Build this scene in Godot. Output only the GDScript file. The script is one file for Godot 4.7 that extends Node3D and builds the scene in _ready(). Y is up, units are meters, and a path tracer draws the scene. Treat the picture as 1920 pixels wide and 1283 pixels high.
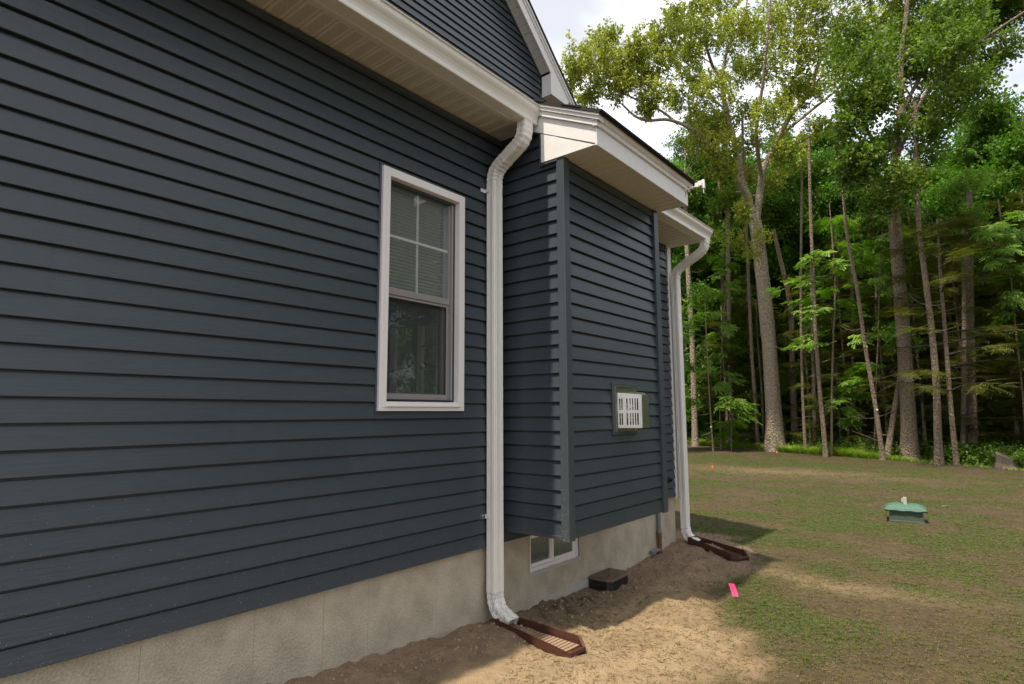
extends Node3D
# World: x runs along the house wall away from the camera, y up, z out from the wall over the yard. Metres.
# B lifts house coordinates (y = 0 at the foot of the siding) to the world (y = 0 at the soil by the wall).

const B := 0.55
const C := 0.1016          # exposed height of one clapboard
const BUTT := 0.026         # how far a clapboard stands out at its lower and upper edge
const HEAD := 0.0095
const EYE := Vector3(0.0, 0.9427 + B, 2.8732)
const FOCAL := 1097.2      # in pixels of the 1920 wide photograph
var fw: Vector3
var rt: Vector3
var up: Vector3
var rng := RandomNumberGenerator.new()
var M := {}
var names := {}
var house: Node3D
var soil_noise := FastNoiseLite.new()
var patch_noise := FastNoiseLite.new()
var clod_noise := FastNoiseLite.new()

func _ready():
	rng.seed = 20240
	set_camera()
	set_light()
	make_noises()
	make_materials()
	make_ground()
	make_house()
	make_yard_things()
	make_forest()
	make_ground_cover()

# ---------------------------------------------------------------- camera and light
func set_camera():
	var yaw := 0.68273
	var pit := 0.12154
	var roll := -0.005186
	fw = Vector3(cos(yaw) * cos(pit), sin(pit), -sin(yaw) * cos(pit))
	var r := fw.cross(Vector3.UP).normalized()
	var u := r.cross(fw)
	rt = r * cos(roll) + u * sin(roll)
	up = -r * sin(roll) + u * cos(roll)
	var cam := Camera3D.new()
	cam.name = "camera"
	cam.fov = rad_to_deg(2.0 * atan(641.5 / FOCAL))
	cam.near = 0.05
	cam.far = 900.0
	cam.transform = Transform3D(Basis(rt, up, -fw), EYE)
	add_child(cam)
	cam.current = true

func set_light():
	var sun := DirectionalLight3D.new()
	sun.name = "sun"
	sun.light_energy = 1.1
	sun.light_color = Color(1.0, 0.955, 0.89)
	sun.light_angular_distance = 1.1
	sun.shadow_enabled = true
	var d := Vector3(0.417, -0.909, 0.011).normalized()
	sun.transform = Transform3D(Basis.looking_at(d, Vector3.RIGHT), Vector3(0, 20, 0))
	add_child(sun)
	var env := Environment.new()
	env.background_mode = Environment.BG_SKY
	env.tonemap_mode = Environment.TONE_MAPPER_LINEAR
	env.tonemap_exposure = 1.9
	env.sdfgi_enabled = true
	env.ssao_enabled = true
	env.ssil_enabled = true
	var sky := Sky.new()
	var pm := PanoramaSkyMaterial.new()
	pm.panorama = sky_texture()
	sky.sky_material = pm
	env.sky = sky
	env.background_energy_multiplier = 1.0
	var we := WorldEnvironment.new()
	we.name = "world_environment"
	we.environment = env
	add_child(we)

func sky_texture() -> ImageTexture:
	var w := 1024
	var h := 512
	var n := FastNoiseLite.new()
	n.seed = 5
	n.noise_type = FastNoiseLite.TYPE_SIMPLEX_SMOOTH
	n.frequency = 0.9
	n.fractal_octaves = 6
	n.fractal_gain = 0.52
	var img := Image.create(w, h, false, Image.FORMAT_RGBF)
	for j in h:
		var el := (0.5 - (j + 0.5) / h) * PI
		var s := sin(el)
		for i in w:
			var az := (i + 0.5) / w * TAU
			var col := Color(0.80, 0.82, 0.85)
			if s > -0.02:
				var k := 1.0 / (maxf(s, 0.0) + 0.22)
				var px := cos(az) * cos(el) * k
				var pz := sin(az) * cos(el) * k
				var v := n.get_noise_3d(px, 1.7 * s, pz) * 0.5 + 0.5
				var cover := smoothstep(0.30, 0.62, v)
				var blue := Color(0.33, 0.44, 0.66).lerp(Color(0.48, 0.54, 0.66), pow(1.0 - clampf(s, 0.0, 1.0), 2.0))
				var thick := n.get_noise_3d(px * 1.7 + 9.0, 3.0 * s, pz * 1.7) * 0.5 + 0.5
				var cloud := Color(0.96, 0.96, 0.97).lerp(Color(0.44, 0.455, 0.50), smoothstep(0.36, 0.66, thick))
				col = blue.lerp(cloud, 0.25 + 0.75 * cover)
			img.set_pixel(i, j, col)
	return ImageTexture.create_from_image(img)

# a direction through a pixel of the 1920 x 1283 photograph; distances come from what the thing touches
func pixel_ray(px: float, py: float) -> Vector3:
	return fw + rt * ((px - 960.0) / FOCAL) + up * (-(py - 641.5) / FOCAL)

func on_level(px: float, py: float, y: float) -> Vector3:
	var d := pixel_ray(px, py)
	return EYE + d * ((y - EYE.y) / d.y)

func at_depth(px: float, py: float, depth: float) -> Vector3:
	return EYE + pixel_ray(px, py) * depth

func depth_of(p: Vector3) -> float:
	return (p - EYE).dot(fw)

# ---------------------------------------------------------------- naming
func numbered(called: String) -> String:
	var k: int = names.get(called, 0)
	names[called] = k + 1
	return called if k == 0 else "%s_%03d" % [called, k]

func thing(called: String, label: String, category: String, at := Vector3.ZERO, group := "") -> Node3D:
	var o := Node3D.new()
	o.name = numbered(called)
	add_child(o)
	o.position = at
	tag(o, label, category, group)
	return o

func tag(o: Node, label: String, category: String, group := "", kind := ""):
	if label: o.set_meta("label", label)
	if category: o.set_meta("category", category)
	if group: o.set_meta("group", group)
	if kind: o.set_meta("kind", kind)

func begin() -> SurfaceTool:
	var st := SurfaceTool.new()
	st.begin(Mesh.PRIMITIVE_TRIANGLES)
	return st

func done(st: SurfaceTool, normals := true) -> ArrayMesh:
	if normals: st.generate_normals()
	return st.commit()

func part(called: String, mesh: Mesh, mat: Material, parent: Node, at := Vector3.ZERO, label := "") -> MeshInstance3D:
	var o := MeshInstance3D.new()
	o.name = called
	o.mesh = mesh
	o.material_override = mat
	o.position = at
	parent.add_child(o, true)
	if label: o.set_meta("label", label)
	return o

# ---------------------------------------------------------------- shapes
func tri(st: SurfaceTool, a: Vector3, b: Vector3, c: Vector3):
	st.set_smooth_group(-1)
	st.add_vertex(a); st.add_vertex(b); st.add_vertex(c)

func quad(st: SurfaceTool, a: Vector3, b: Vector3, c: Vector3, d: Vector3):
	tri(st, a, b, c); tri(st, a, c, d)

func box(st: SurfaceTool, lo: Vector3, hi: Vector3, c := 0.0):
	# a box whose edges are chamfered by c
	if c <= 0.0:
		var p := []
		for k in 8: p.append(Vector3(hi.x if k & 1 else lo.x, hi.y if k & 2 else lo.y, hi.z if k & 4 else lo.z))
		quad(st, p[4], p[6], p[7], p[5]); quad(st, p[1], p[3], p[2], p[0])
		quad(st, p[5], p[7], p[3], p[1]); quad(st, p[0], p[2], p[6], p[4])
		quad(st, p[6], p[2], p[3], p[7]); quad(st, p[0], p[4], p[5], p[1])
		return
	var m := (lo + hi) / 2.0
	var e := (hi - lo) / 2.0
	for ax in 3:
		var a1 := (ax + 1) % 3
		var a2 := (ax + 2) % 3
		for s in [-1.0, 1.0]:
			var f := []
			for q in [[-1, -1], [1, -1], [1, 1], [-1, 1]]:
				var v := Vector3.ZERO
				v[ax] = s * e[ax]; v[a1] = q[0] * (e[a1] - c); v[a2] = q[1] * (e[a2] - c)
				f.append(m + v)
			if s > 0: quad(st, f[3], f[2], f[1], f[0])
			else: quad(st, f[0], f[1], f[2], f[3])
		for s in [-1.0, 1.0]:
			for t in [-1.0, 1.0]:   # edges along ax
				var g := []
				for q in [[-1, 0], [1, 0], [1, 1], [-1, 1]]:
					var v := Vector3.ZERO
					v[ax] = q[0] * (e[ax] - c)
					v[a1] = s * (e[a1] - (c if q[1] == 1 else 0.0))
					v[a2] = t * (e[a2] - (0.0 if q[1] == 1 else c))
					g.append(m + v)
				if s * t > 0: quad(st, g[0], g[1], g[2], g[3])
				else: quad(st, g[3], g[2], g[1], g[0])
	for k in 8:
		var s := Vector3(1 if k & 1 else -1, 1 if k & 2 else -1, 1 if k & 4 else -1)
		var a := m + s * (e - Vector3(0, c, c))
		var b := m + s * (e - Vector3(c, 0, c))
		var d := m + s * (e - Vector3(c, c, 0))
		if s.x * s.y * s.z > 0: tri(st, a, d, b)
		else: tri(st, a, b, d)

func box_mesh(lo: Vector3, hi: Vector3, c := 0.0) -> ArrayMesh:
	var st := begin()
	box(st, lo, hi, c)
	return done(st)

# polygon pts (u, v) pushed along axis 0 = x with (u, v) = (z, y), 2 = z with (u, v) = (x, y), 1 = y with (u, v) = (x, z)
func prism(st: SurfaceTool, pts: PackedVector2Array, axis: int, a: float, b: float, caps := true, closed := true):
	var put := func(p: Vector2, t: float) -> Vector3:
		if axis == 0: return Vector3(t, p.y, p.x)
		if axis == 1: return Vector3(p.x, t, p.y)
		return Vector3(p.x, p.y, t)
	var n := pts.size()
	for i in (n if closed else n - 1):
		var p := pts[i]
		var q := pts[(i + 1) % n]
		quad(st, put.call(p, a), put.call(p, b), put.call(q, b), put.call(q, a))
	if caps:
		var ix := Geometry2D.triangulate_polygon(pts)
		for k in range(0, ix.size(), 3):
			for t in [a, b]:
				tri(st, put.call(pts[ix[k]], t), put.call(pts[ix[k + 1]], t), put.call(pts[ix[k + 2]], t))

func prism_mesh(pts: Array, axis: int, a: float, b: float) -> ArrayMesh:
	var st := begin()
	prism(st, PackedVector2Array(pts), axis, a, b)
	return done(st)

# smooth round tube through points, with radii; wob roughens it
func tube(st: SurfaceTool, pts: Array, rad: Array, sides: int, cap := true, wob := 0.0):
	var rings := []
	var norms := []
	var side := Vector3.ZERO
	for i in pts.size():
		var d: Vector3 = (pts[mini(i + 1, pts.size() - 1)] - pts[maxi(i - 1, 0)]).normalized()
		if i == 0:
			side = d.cross(Vector3(0.3, 0.2, 1.0)).normalized()
		side = (side - d * side.dot(d)).normalized()
		var other := d.cross(side)
		var ring := []
		var nn := []
		for k in sides:
			var a := TAU * k / sides
			var o := side * cos(a) + other * sin(a)
			var r: float = rad[i]
			if wob > 0.0: r *= 1.0 + wob * (clod_noise.get_noise_3dv((pts[i] + o * r) * 9.0))
			ring.append(pts[i] + o * r)
			nn.append(o)
		rings.append(ring)
		norms.append(nn)
	for i in pts.size() - 1:
		for k in sides:
			var k2 := (k + 1) % sides
			for v in [[i, k], [i + 1, k2], [i, k2], [i, k], [i + 1, k], [i + 1, k2]]:
				st.set_normal(norms[v[0]][v[1]])
				st.add_vertex(rings[v[0]][v[1]])
	if cap:
		var d2: Vector3 = (pts[-1] - pts[-2]).normalized()
		for k in sides:
			for v in [rings[-1][k], pts[-1], rings[-1][(k + 1) % sides]]:
				st.set_normal(d2)
				st.add_vertex(v)

# ---------------------------------------------------------------- textures and materials
func make_noises():
	soil_noise.seed = 3; soil_noise.frequency = 0.35; soil_noise.fractal_octaves = 5
	patch_noise.seed = 11; patch_noise.frequency = 0.6; patch_noise.fractal_octaves = 4
	clod_noise.seed = 17; clod_noise.frequency = 2.0; clod_noise.fractal_octaves = 4

func grey(seed_: int, freq: float, oct: int, size := 512, stretch := 1) -> Image:
	var n := FastNoiseLite.new()
	n.seed = seed_
	n.frequency = freq
	n.fractal_octaves = oct
	n.fractal_gain = 0.6
	var img := n.get_seamless_image(size / stretch, size)
	if stretch != 1: img.resize(size, size, Image.INTERPOLATE_CUBIC)
	img.convert(Image.FORMAT_L8)
	return img

func tint(a: Image, lo: Color, mid: Color, hi: Color, b: Image = null, mix_b := 0.0) -> ImageTexture:
	# colours (sRGB) along a grey image, a second finer one mixed in
	var da := a.get_data()
	var db := b.get_data() if b else da
	var out := PackedByteArray()
	out.resize(da.size() * 3)
	var ramp := []
	for i in 256:
		var t := i / 255.0
		ramp.append(lo.lerp(mid, t * 2.0) if t < 0.5 else mid.lerp(hi, t * 2.0 - 1.0))
	for i in da.size():
		var v := int(da[i] * (1.0 - mix_b) + db[i] * mix_b)
		var c: Color = ramp[v]
		out[i * 3] = int(c.r * 255.0); out[i * 3 + 1] = int(c.g * 255.0); out[i * 3 + 2] = int(c.b * 255.0)
	var img := Image.create_from_data(a.get_width(), a.get_height(), false, Image.FORMAT_RGB8, out)
	img.generate_mipmaps()
	return ImageTexture.create_from_image(img)

func bump(a: Image, strength: float) -> ImageTexture:
	var img := a.duplicate() as Image
	img.convert(Image.FORMAT_RGBA8)
	img.bump_map_to_normal_map(strength)
	return ImageTexture.create_from_image(img)

func lin(r: float, g: float, b: float) -> Color:
	return Color(r, g, b).linear_to_srgb()

func mat(color: Color, rough := 0.6, tex: Texture2D = null, norm: Texture2D = null, nscale := 1.0, tri_scale := Vector3.ZERO) -> StandardMaterial3D:
	var m := StandardMaterial3D.new()
	m.albedo_color = color
	m.roughness = rough
	m.cull_mode = BaseMaterial3D.CULL_DISABLED
	if tex: m.albedo_texture = tex
	if norm:
		m.normal_enabled = true
		m.normal_texture = norm
		m.normal_scale = nscale
	if tri_scale != Vector3.ZERO:
		m.uv1_triplanar = true
		m.uv1_world_triplanar = true
		m.uv1_scale = tri_scale
	return m

func leaf_mat(color: Color, through: Color) -> StandardMaterial3D:
	var m := mat(color, 0.55)
	m.vertex_color_use_as_albedo = true
	m.backlight_enabled = true
	m.backlight = through
	return m

func make_materials():
	var soft := grey(1, 0.012, 5)
	var fine := grey(2, 0.08, 4)
	var grain := grey(4, 0.05, 5, 512, 8)
	var vert := ImageTexture.create_from_image(grain)
	M.siding = mat(lin(0.046, 0.058, 0.069), 0.42, tint(soft, Color(0.90, 0.90, 0.90), Color(0.95, 0.95, 0.95), Color(1, 1, 1), grain, 0.5), bump(grain, 1.3), 0.6, Vector3(1.3, 2.2, 1.3))
	M.boards = []
	for t in [0.965, 0.99, 1.01, 1.035]:      # dye lots of the siding differ a little
		var bm := M.siding.duplicate() as StandardMaterial3D
		bm.albedo_color = lin(0.046 * t, 0.058 * t, 0.069 * t)
		bm.roughness = 0.42 + (t - 1.0)
		M.boards.append(bm)
	M.siding_trim = mat(lin(0.054, 0.067, 0.076), 0.40, tint(soft, Color(0.92, 0.92, 0.92), Color(0.96, 0.96, 0.96), Color(1, 1, 1)), bump(fine, 0.8), 0.15, Vector3(2, 2, 2))
	M.white = mat(lin(0.79, 0.76, 0.72), 0.38, tint(soft, Color(0.93, 0.93, 0.92), Color(0.97, 0.97, 0.97), Color(1, 1, 1), fine, 0.4), bump(soft, 1.0), 0.12, Vector3(1.5, 1.5, 1.5))
	M.vinyl = mat(lin(0.78, 0.74, 0.71), 0.35)
	M.gutter = mat(lin(0.80, 0.765, 0.705), 0.30, tint(soft, Color(0.97, 0.965, 0.955), Color(0.985, 0.985, 0.98), Color(1, 1, 1)), bump(soft, 1.0), 0.15, Vector3(1.2, 1.2, 1.2))
	var dirt := grey(8, 0.03, 6)
	var dt := tint(dirt, Color(0.42, 0.36, 0.30), Color(1, 1, 1), Color(1, 1, 1), fine, 0.45)
	M.splashed = mat(lin(0.80, 0.77, 0.72), 0.4, dt, null, 1.0, Vector3(3.0, 0.8, 3.0))
	M.soffit = mat(lin(0.74, 0.70, 0.63), 0.5, tint(soft, Color(0.94, 0.94, 0.93), Color(0.98, 0.98, 0.98), Color(1, 1, 1)), null, 1.0, Vector3(2, 2, 2))
	M.vented = mat(lin(0.74, 0.70, 0.63), 0.5, perforated())
	M.sash = mat(lin(0.26, 0.24, 0.225), 0.45)
	M.muntin = mat(lin(0.42, 0.42, 0.38), 0.5)
	M.concrete = mat(Color(1, 1, 1), 0.9, tint(grey(21, 0.006, 5), Color(0.54, 0.495, 0.43), Color(0.68, 0.635, 0.56), Color(0.78, 0.735, 0.66), grey(22, 0.14, 4), 0.55), bump(grey(23, 0.10, 5), 3.0), 0.8, Vector3(1.1, 1.1, 1.1))
	M.cement = mat(lin(0.46, 0.43, 0.38), 0.9, tint(fine, Color(0.8, 0.8, 0.8), Color(0.95, 0.95, 0.95), Color(1, 1, 1)), bump(fine, 2.0), 0.6, Vector3(3, 3, 3))
	var g := mat(Color(0.75, 0.80, 0.78, 0.10), 0.0)
	g.transparency = BaseMaterial3D.TRANSPARENCY_ALPHA
	g.metallic_specular = 0.6
	M.glass = g
	var sc := mat(Color(0.05, 0.05, 0.055, 0.42), 0.7)
	sc.transparency = BaseMaterial3D.TRANSPARENCY_ALPHA
	M.screen = sc
	M.room = mat(lin(0.30, 0.29, 0.27), 0.8)
	M.floorboard = mat(lin(0.12, 0.08, 0.05), 0.5)
	M.blind = mat(lin(0.46, 0.46, 0.41), 0.6)
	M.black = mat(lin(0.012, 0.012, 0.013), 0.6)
	M.shingle = mat(lin(0.035, 0.034, 0.033), 0.95, tint(fine, Color(0.5, 0.5, 0.5), Color(0.85, 0.85, 0.85), Color(1, 1, 1)), bump(fine, 4.0), 0.8, Vector3(3, 3, 3))
	var steel := mat(lin(0.62, 0.60, 0.55), 0.28, tint(grain, Color(0.8, 0.8, 0.8), Color(0.95, 0.95, 0.95), Color(1, 1, 1)), bump(grain, 1.0), 0.25, Vector3(4, 4, 4))
	steel.metallic = 0.95
	M.steel = steel
	M.pvc = mat(lin(0.16, 0.17, 0.18), 0.5)
	M.rust = mat(Color(1, 1, 1), 0.8, tint(dirt, Color(0.18, 0.10, 0.05), Color(0.42, 0.30, 0.16), Color(0.62, 0.52, 0.36)), null, 1.0, Vector3(6, 6, 6))
	M.brown = mat(lin(0.085, 0.030, 0.020), 0.5, tint(dirt, Color(0.70, 0.66, 0.62), Color(0.95, 0.95, 0.95), Color(1, 1, 1)), bump(fine, 1.0), 0.3, Vector3(3, 3, 3))
	M.sand = mat(lin(0.36, 0.255, 0.15), 0.95, tint(fine, Color(0.6, 0.6, 0.6), Color(0.9, 0.9, 0.9), Color(1, 1, 1)), bump(fine, 4.0), 0.8, Vector3(5, 5, 5))
	M.soil = mat(lin(0.24, 0.165, 0.105), 0.95, tint(fine, Color(0.45, 0.45, 0.45), Color(0.8, 0.8, 0.8), Color(1, 1, 1)), bump(fine, 5.0), 1.0, Vector3(4, 4, 4))
	M.plastic_black = mat(lin(0.014, 0.014, 0.013), 0.45, tint(dirt, Color(1, 0.95, 0.85), Color(0.9, 0.9, 0.9), Color(0.8, 0.8, 0.8)), bump(fine, 2.0), 0.5, Vector3(4, 4, 4))
	M.pink = mat(lin(0.95, 0.06, 0.22), 0.5)
	M.orange = mat(lin(0.85, 0.16, 0.05), 0.5)
	M.wire = mat(lin(0.06, 0.05, 0.04), 0.6)
	M.green_lid = mat(lin(0.075, 0.18, 0.12), 0.7, tint(dirt, Color(0.6, 0.55, 0.5), Color(0.9, 0.9, 0.9), Color(1, 1, 1)), bump(soft, 2.0), 0.4, Vector3(3, 3, 3))
	M.green_box = mat(lin(0.075, 0.125, 0.085), 0.6, tint(dirt, Color(0.55, 0.45, 0.38), Color(0.85, 0.82, 0.78), Color(1, 1, 1), fine, 0.4), bump(fine, 2.0), 0.5, Vector3(4, 4, 4))
	var bk := grey(31, 0.05, 5, 512, 1)
	var bs := bk.duplicate() as Image
	bs.resize(512, 128, Image.INTERPOLATE_CUBIC)
	bs.resize(512, 512, Image.INTERPOLATE_CUBIC)
	var ridges := bump(bs, 9.0)
	M.bark_oak = mat(Color(1, 1, 1), 0.95, tint(bs, Color(0.20, 0.17, 0.14), Color(0.63, 0.57, 0.49), Color(0.97, 0.91, 0.82), fine, 0.55), ridges, 1.4, Vector3(0.55, 0.35, 0.55))
	M.bark_grey = mat(Color(0.95, 0.94, 0.92), 0.95, tint(bs, Color(0.18, 0.15, 0.125), Color(0.54, 0.48, 0.41), Color(0.86, 0.79, 0.70), fine, 0.5), ridges, 1.2, Vector3(0.7, 0.40, 0.7))
	M.twig = mat(lin(0.07, 0.055, 0.04), 0.9)
	M.cut_wood = mat(Color(0.66, 0.67, 0.67), 0.9, tint(bs, Color(0.28, 0.23, 0.19), Color(0.52, 0.46, 0.40), Color(0.68, 0.62, 0.55), fine, 0.3), ridges, 1.0, Vector3(2.5, 1.2, 2.5))
	M.leaf_oak = leaf_mat(Color(1, 1, 1), lin(0.80, 0.90, 0.40))
	M.leaf_green = leaf_mat(Color(1, 1, 1), lin(0.70, 0.90, 0.35))
	M.needle = leaf_mat(Color(1, 1, 1), lin(0.40, 0.45, 0.15))
	M.grass = leaf_mat(Color(1, 1, 1), lin(0.6, 0.8, 0.3))
	M.straw = mat(Color(1, 1, 1), 0.9)
	M.straw.vertex_color_use_as_albedo = true
	M.speck = mat(lin(0.34, 0.29, 0.22), 0.9)
	var ground := mat(Color(1, 1, 1), 0.97, tint(grey(41, 0.02, 6), Color(0.62, 0.60, 0.58), Color(0.86, 0.86, 0.86), Color(1, 1, 1), grey(42, 0.16, 4), 0.6), bump(grey(43, 0.10, 5), 6.0), 1.0, Vector3(1.1, 1.1, 1.1))
	ground.vertex_color_use_as_albedo = true
	M.ground = ground

func perforated() -> ImageTexture:
	# one soffit panel, 0.1 m by 0.3 m: a field of punched holes with plain margins
	var img := Image.create(160, 480, false, Image.FORMAT_RGB8)
	img.fill(Color(0.99, 0.99, 0.99))
	var row := 0
	for y in range(40, 420, 10):
		for x in range(34 + (6 if row % 2 else 0), 130, 12):
			for dy in range(-2, 3):
				for dx in range(-2, 3):
					if dx * dx + dy * dy <= 8: img.set_pixel(x + dx, y + dy, Color(0.34, 0.30, 0.25))
		row += 1
	img.generate_mipmaps()
	return ImageTexture.create_from_image(img)

# ---------------------------------------------------------------- ground
func wall_level(x: float) -> float:
	# soil height along the foundation
	var k := [[-6.0, -0.30], [1.6, -0.40], [2.3, -0.462], [3.2, -0.505], [3.8, -0.545], [4.3, -0.585], [4.7, -0.605], [5.0, -0.575], [6.1, -0.55], [6.6, -0.50], [7.6, -0.56], [10.0, -0.60], [400.0, -0.60]]
	for i in k.size() - 1:
		if x < k[i + 1][0]:
			return lerpf(k[i][1], k[i + 1][1], clampf((x - k[i][0]) / (k[i + 1][0] - k[i][0]), 0.0, 1.0))
	return -0.6

func bell(x: float, z: float, cx: float, cz: float, rx: float, rz: float) -> float:
	return exp(-(pow((x - cx) / rx, 2.0) + pow((z - cz) / rz, 2.0)))

func ground_y(x: float, z: float) -> float:
	var far := -0.615 - 0.0004 * maxf(0.0, x - 8.0)
	var y := lerpf(wall_level(x), far, smoothstep(0.0, 1.7, z))
	if z < 0.0: y = lerpf(wall_level(x), far, smoothstep(0.0, 3.0, -z) * smoothstep(6.3, 8.0, x))
	y += 0.03 * bell(x, z, 5.6, 0.35, 0.9, 0.35)
	var near := 1.0 - smoothstep(6.0, 22.0, Vector2(x, z - 2.8).length())
	y += 0.022 * soil_noise.get_noise_2d(x * 3.0, z * 3.0) * (0.35 + near)
	var d := soil_share(x, z)
	y += clod_noise.get_noise_2d(x * 3.2, z * 3.2) * (0.012 + 0.020 * d) * near
	y -= 0.020 * rill(x, z)
	return y + B

func soil_share(x: float, z: float) -> float:
	# how much bare damp soil there is: the strip by the wall and the mound by the far downspout
	var n := 0.10 * patch_noise.get_noise_2d(x * 2.0, z * 2.0)
	var s := 1.0 - smoothstep(0.30, 0.50, z + n)
	s *= smoothstep(-9.0, 0.0, x) * (1.0 - smoothstep(7.0, 7.6, x + 3.0 * n))
	s = maxf(s, 1.0 - smoothstep(0.75, 1.1, Vector2((x - 5.9) / 1.25, (z - 0.25) / 0.75).length() + 2.0 * n))
	return clampf(s, 0.0, 1.0)

func rill(x: float, z: float) -> float:
	# the little channels that water has cut in the sand
	var t := 0.62 + 0.10 * sin(x * 2.3) + 0.12 * patch_noise.get_noise_2d(x * 1.5, 4.0)
	var a := exp(-pow((z - t) / 0.035, 2.0)) * smoothstep(3.2, 3.6, x) * (1.0 - smoothstep(4.6, 5.2, x))
	var t2 := 0.95 + 0.16 * sin(x * 1.7 + 1.0) + 0.10 * patch_noise.get_noise_2d(x * 1.8, 9.0)
	a = maxf(a, 0.7 * exp(-pow((z - t2) / 0.03, 2.0)) * smoothstep(2.6, 3.0, x) * (1.0 - smoothstep(4.4, 4.8, x)))
	return a

func sand_share(x: float, z: float) -> float:
	var n := 0.32 * patch_noise.get_noise_2d(x * 1.6 + 7.0, z * 1.6) + 0.12 * clod_noise.get_noise_2d(x * 2.0, z * 2.0)
	var s := 1.0 - smoothstep(0.62, 1.15, Vector2((x - 3.45) / 1.75, (z - 0.82) / 0.80).length() + n)
	s = maxf(s, 0.75 * (1.0 - smoothstep(0.5, 1.1, Vector2((x - 1.6) / 1.6, (z - 1.1) / 1.2).length() + n)))
	# the worn track to the far splash block and the straw coloured band far out
	s = maxf(s, 0.55 * bell(x, z, 6.15 + 0.3 * n, 1.65, 0.22, 0.9))
	s = maxf(s, 0.45 * bell(x, z, 16.6 + 2.0 * n, -2.0, 1.1, 3.0))
	return clampf(s, 0.0, 1.0)

func green_share(x: float, z: float) -> float:
	var n := patch_noise.get_noise_2d(x * 0.9 + 31.0, z * 0.9)
	var g := smoothstep(-0.25, 0.30, n) * 0.85
	g += 1.2 * bell(x, z, 6.55, 1.50, 0.30, 0.22) + 1.0 * bell(x, z, 6.35, 2.35, 0.25, 0.35) + 0.9 * bell(x, z, 4.65, 1.22, 0.10, 0.10)
	g += 0.9 * bell(x, z, 7.6, 0.2, 0.6, 0.6) + 0.6 * bell(x, z, 19.0, -3.0, 1.5, 4.0) + 0.5 * bell(x, z, 9.4, 1.0, 0.6, 0.5)
	g *= 1.0 - 0.9 * sand_share(x, z)
	return clampf(g, 0.0, 1.3)

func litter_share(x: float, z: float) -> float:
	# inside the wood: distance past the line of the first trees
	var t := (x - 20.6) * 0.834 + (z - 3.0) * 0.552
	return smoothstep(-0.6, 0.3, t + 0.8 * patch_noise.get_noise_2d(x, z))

func ground_color(x: float, z: float) -> Color:
	var v := 0.5 + 0.5 * patch_noise.get_noise_2d(x * 3.0 + 50.0, z * 3.0)
	var lawn := Color(0.125, 0.090, 0.037).lerp(Color(0.066, 0.044, 0.019), v)
	var g := clampf(green_share(x, z), 0.0, 1.0)
	lawn = lawn.lerp(Color(0.068, 0.074, 0.015), 0.7 * g)
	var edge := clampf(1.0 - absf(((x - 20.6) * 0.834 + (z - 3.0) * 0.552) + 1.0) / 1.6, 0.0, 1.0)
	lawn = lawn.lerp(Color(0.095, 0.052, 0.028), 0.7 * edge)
	var sand := Color(0.44, 0.315, 0.175).lerp(Color(0.29, 0.20, 0.105), v)
	var c := lawn.lerp(sand, sand_share(x, z))
	c = c.lerp(Color(0.46, 0.325, 0.18), 0.7 * rill(x, z))
	var soil := Color(0.38, 0.265, 0.165).lerp(Color(0.25, 0.168, 0.104), v)
	c = c.lerp(soil, soil_share(x, z))
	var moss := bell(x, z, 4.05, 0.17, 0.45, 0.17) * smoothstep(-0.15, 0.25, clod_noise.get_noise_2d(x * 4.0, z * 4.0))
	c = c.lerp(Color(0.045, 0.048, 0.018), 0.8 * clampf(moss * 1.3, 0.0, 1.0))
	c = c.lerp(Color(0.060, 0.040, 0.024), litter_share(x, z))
	return c

func grid_lines(from: float, to: float, fine_a: float, fine_b: float, fine: float, grow: float) -> PackedFloat32Array:
	var out := PackedFloat32Array()
	var v := fine_a
	while v < fine_b:
		out.append(v); v += fine
	var s := fine
	while v < to:
		out.append(v); s *= grow; v += s
	out.append(to)
	s = fine
	v = fine_a - s
	var left := PackedFloat32Array()
	while v > from:
		left.append(v); s *= grow; v -= s
	left.append(from)
	left.reverse()
	left.append_array(out)
	return left

func make_ground():
	var xs := grid_lines(-240.0, 420.0, 1.4, 7.6, 0.032, 1.022)
	var zs := grid_lines(-300.0, 300.0, -0.15, 3.0, 0.032, 1.07)
	var st := begin()
	for z in zs:
		for x in xs:
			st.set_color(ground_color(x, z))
			st.add_vertex(Vector3(x, ground_y(x, z), z))
	var w := xs.size()
	for j in zs.size() - 1:
		for i in w - 1:
			var a := j * w + i
			st.add_index(a); st.add_index(a + 1); st.add_index(a + w)
			st.add_index(a + 1); st.add_index(a + w + 1); st.add_index(a + w)
	st.generate_normals()
	var o := part("ground", st.commit(), M.ground, self)
	tag(o, "bare brown yard with thin young grass, sand and damp soil", "ground", "", "structure")

# ---------------------------------------------------------------- house
func hpart(called: String, mesh: Mesh, m: Material, label := "") -> MeshInstance3D:
	return part(called, mesh, m, house, Vector3(0, B, 0), label)

func on_plane_z(px: float, py: float, z: float) -> Vector3:
	# house coordinates of a pixel on a plane of constant z
	var d := pixel_ray(px, py)
	return EYE + d * ((z - EYE.z) / d.z) - Vector3(0, B, 0)

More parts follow.
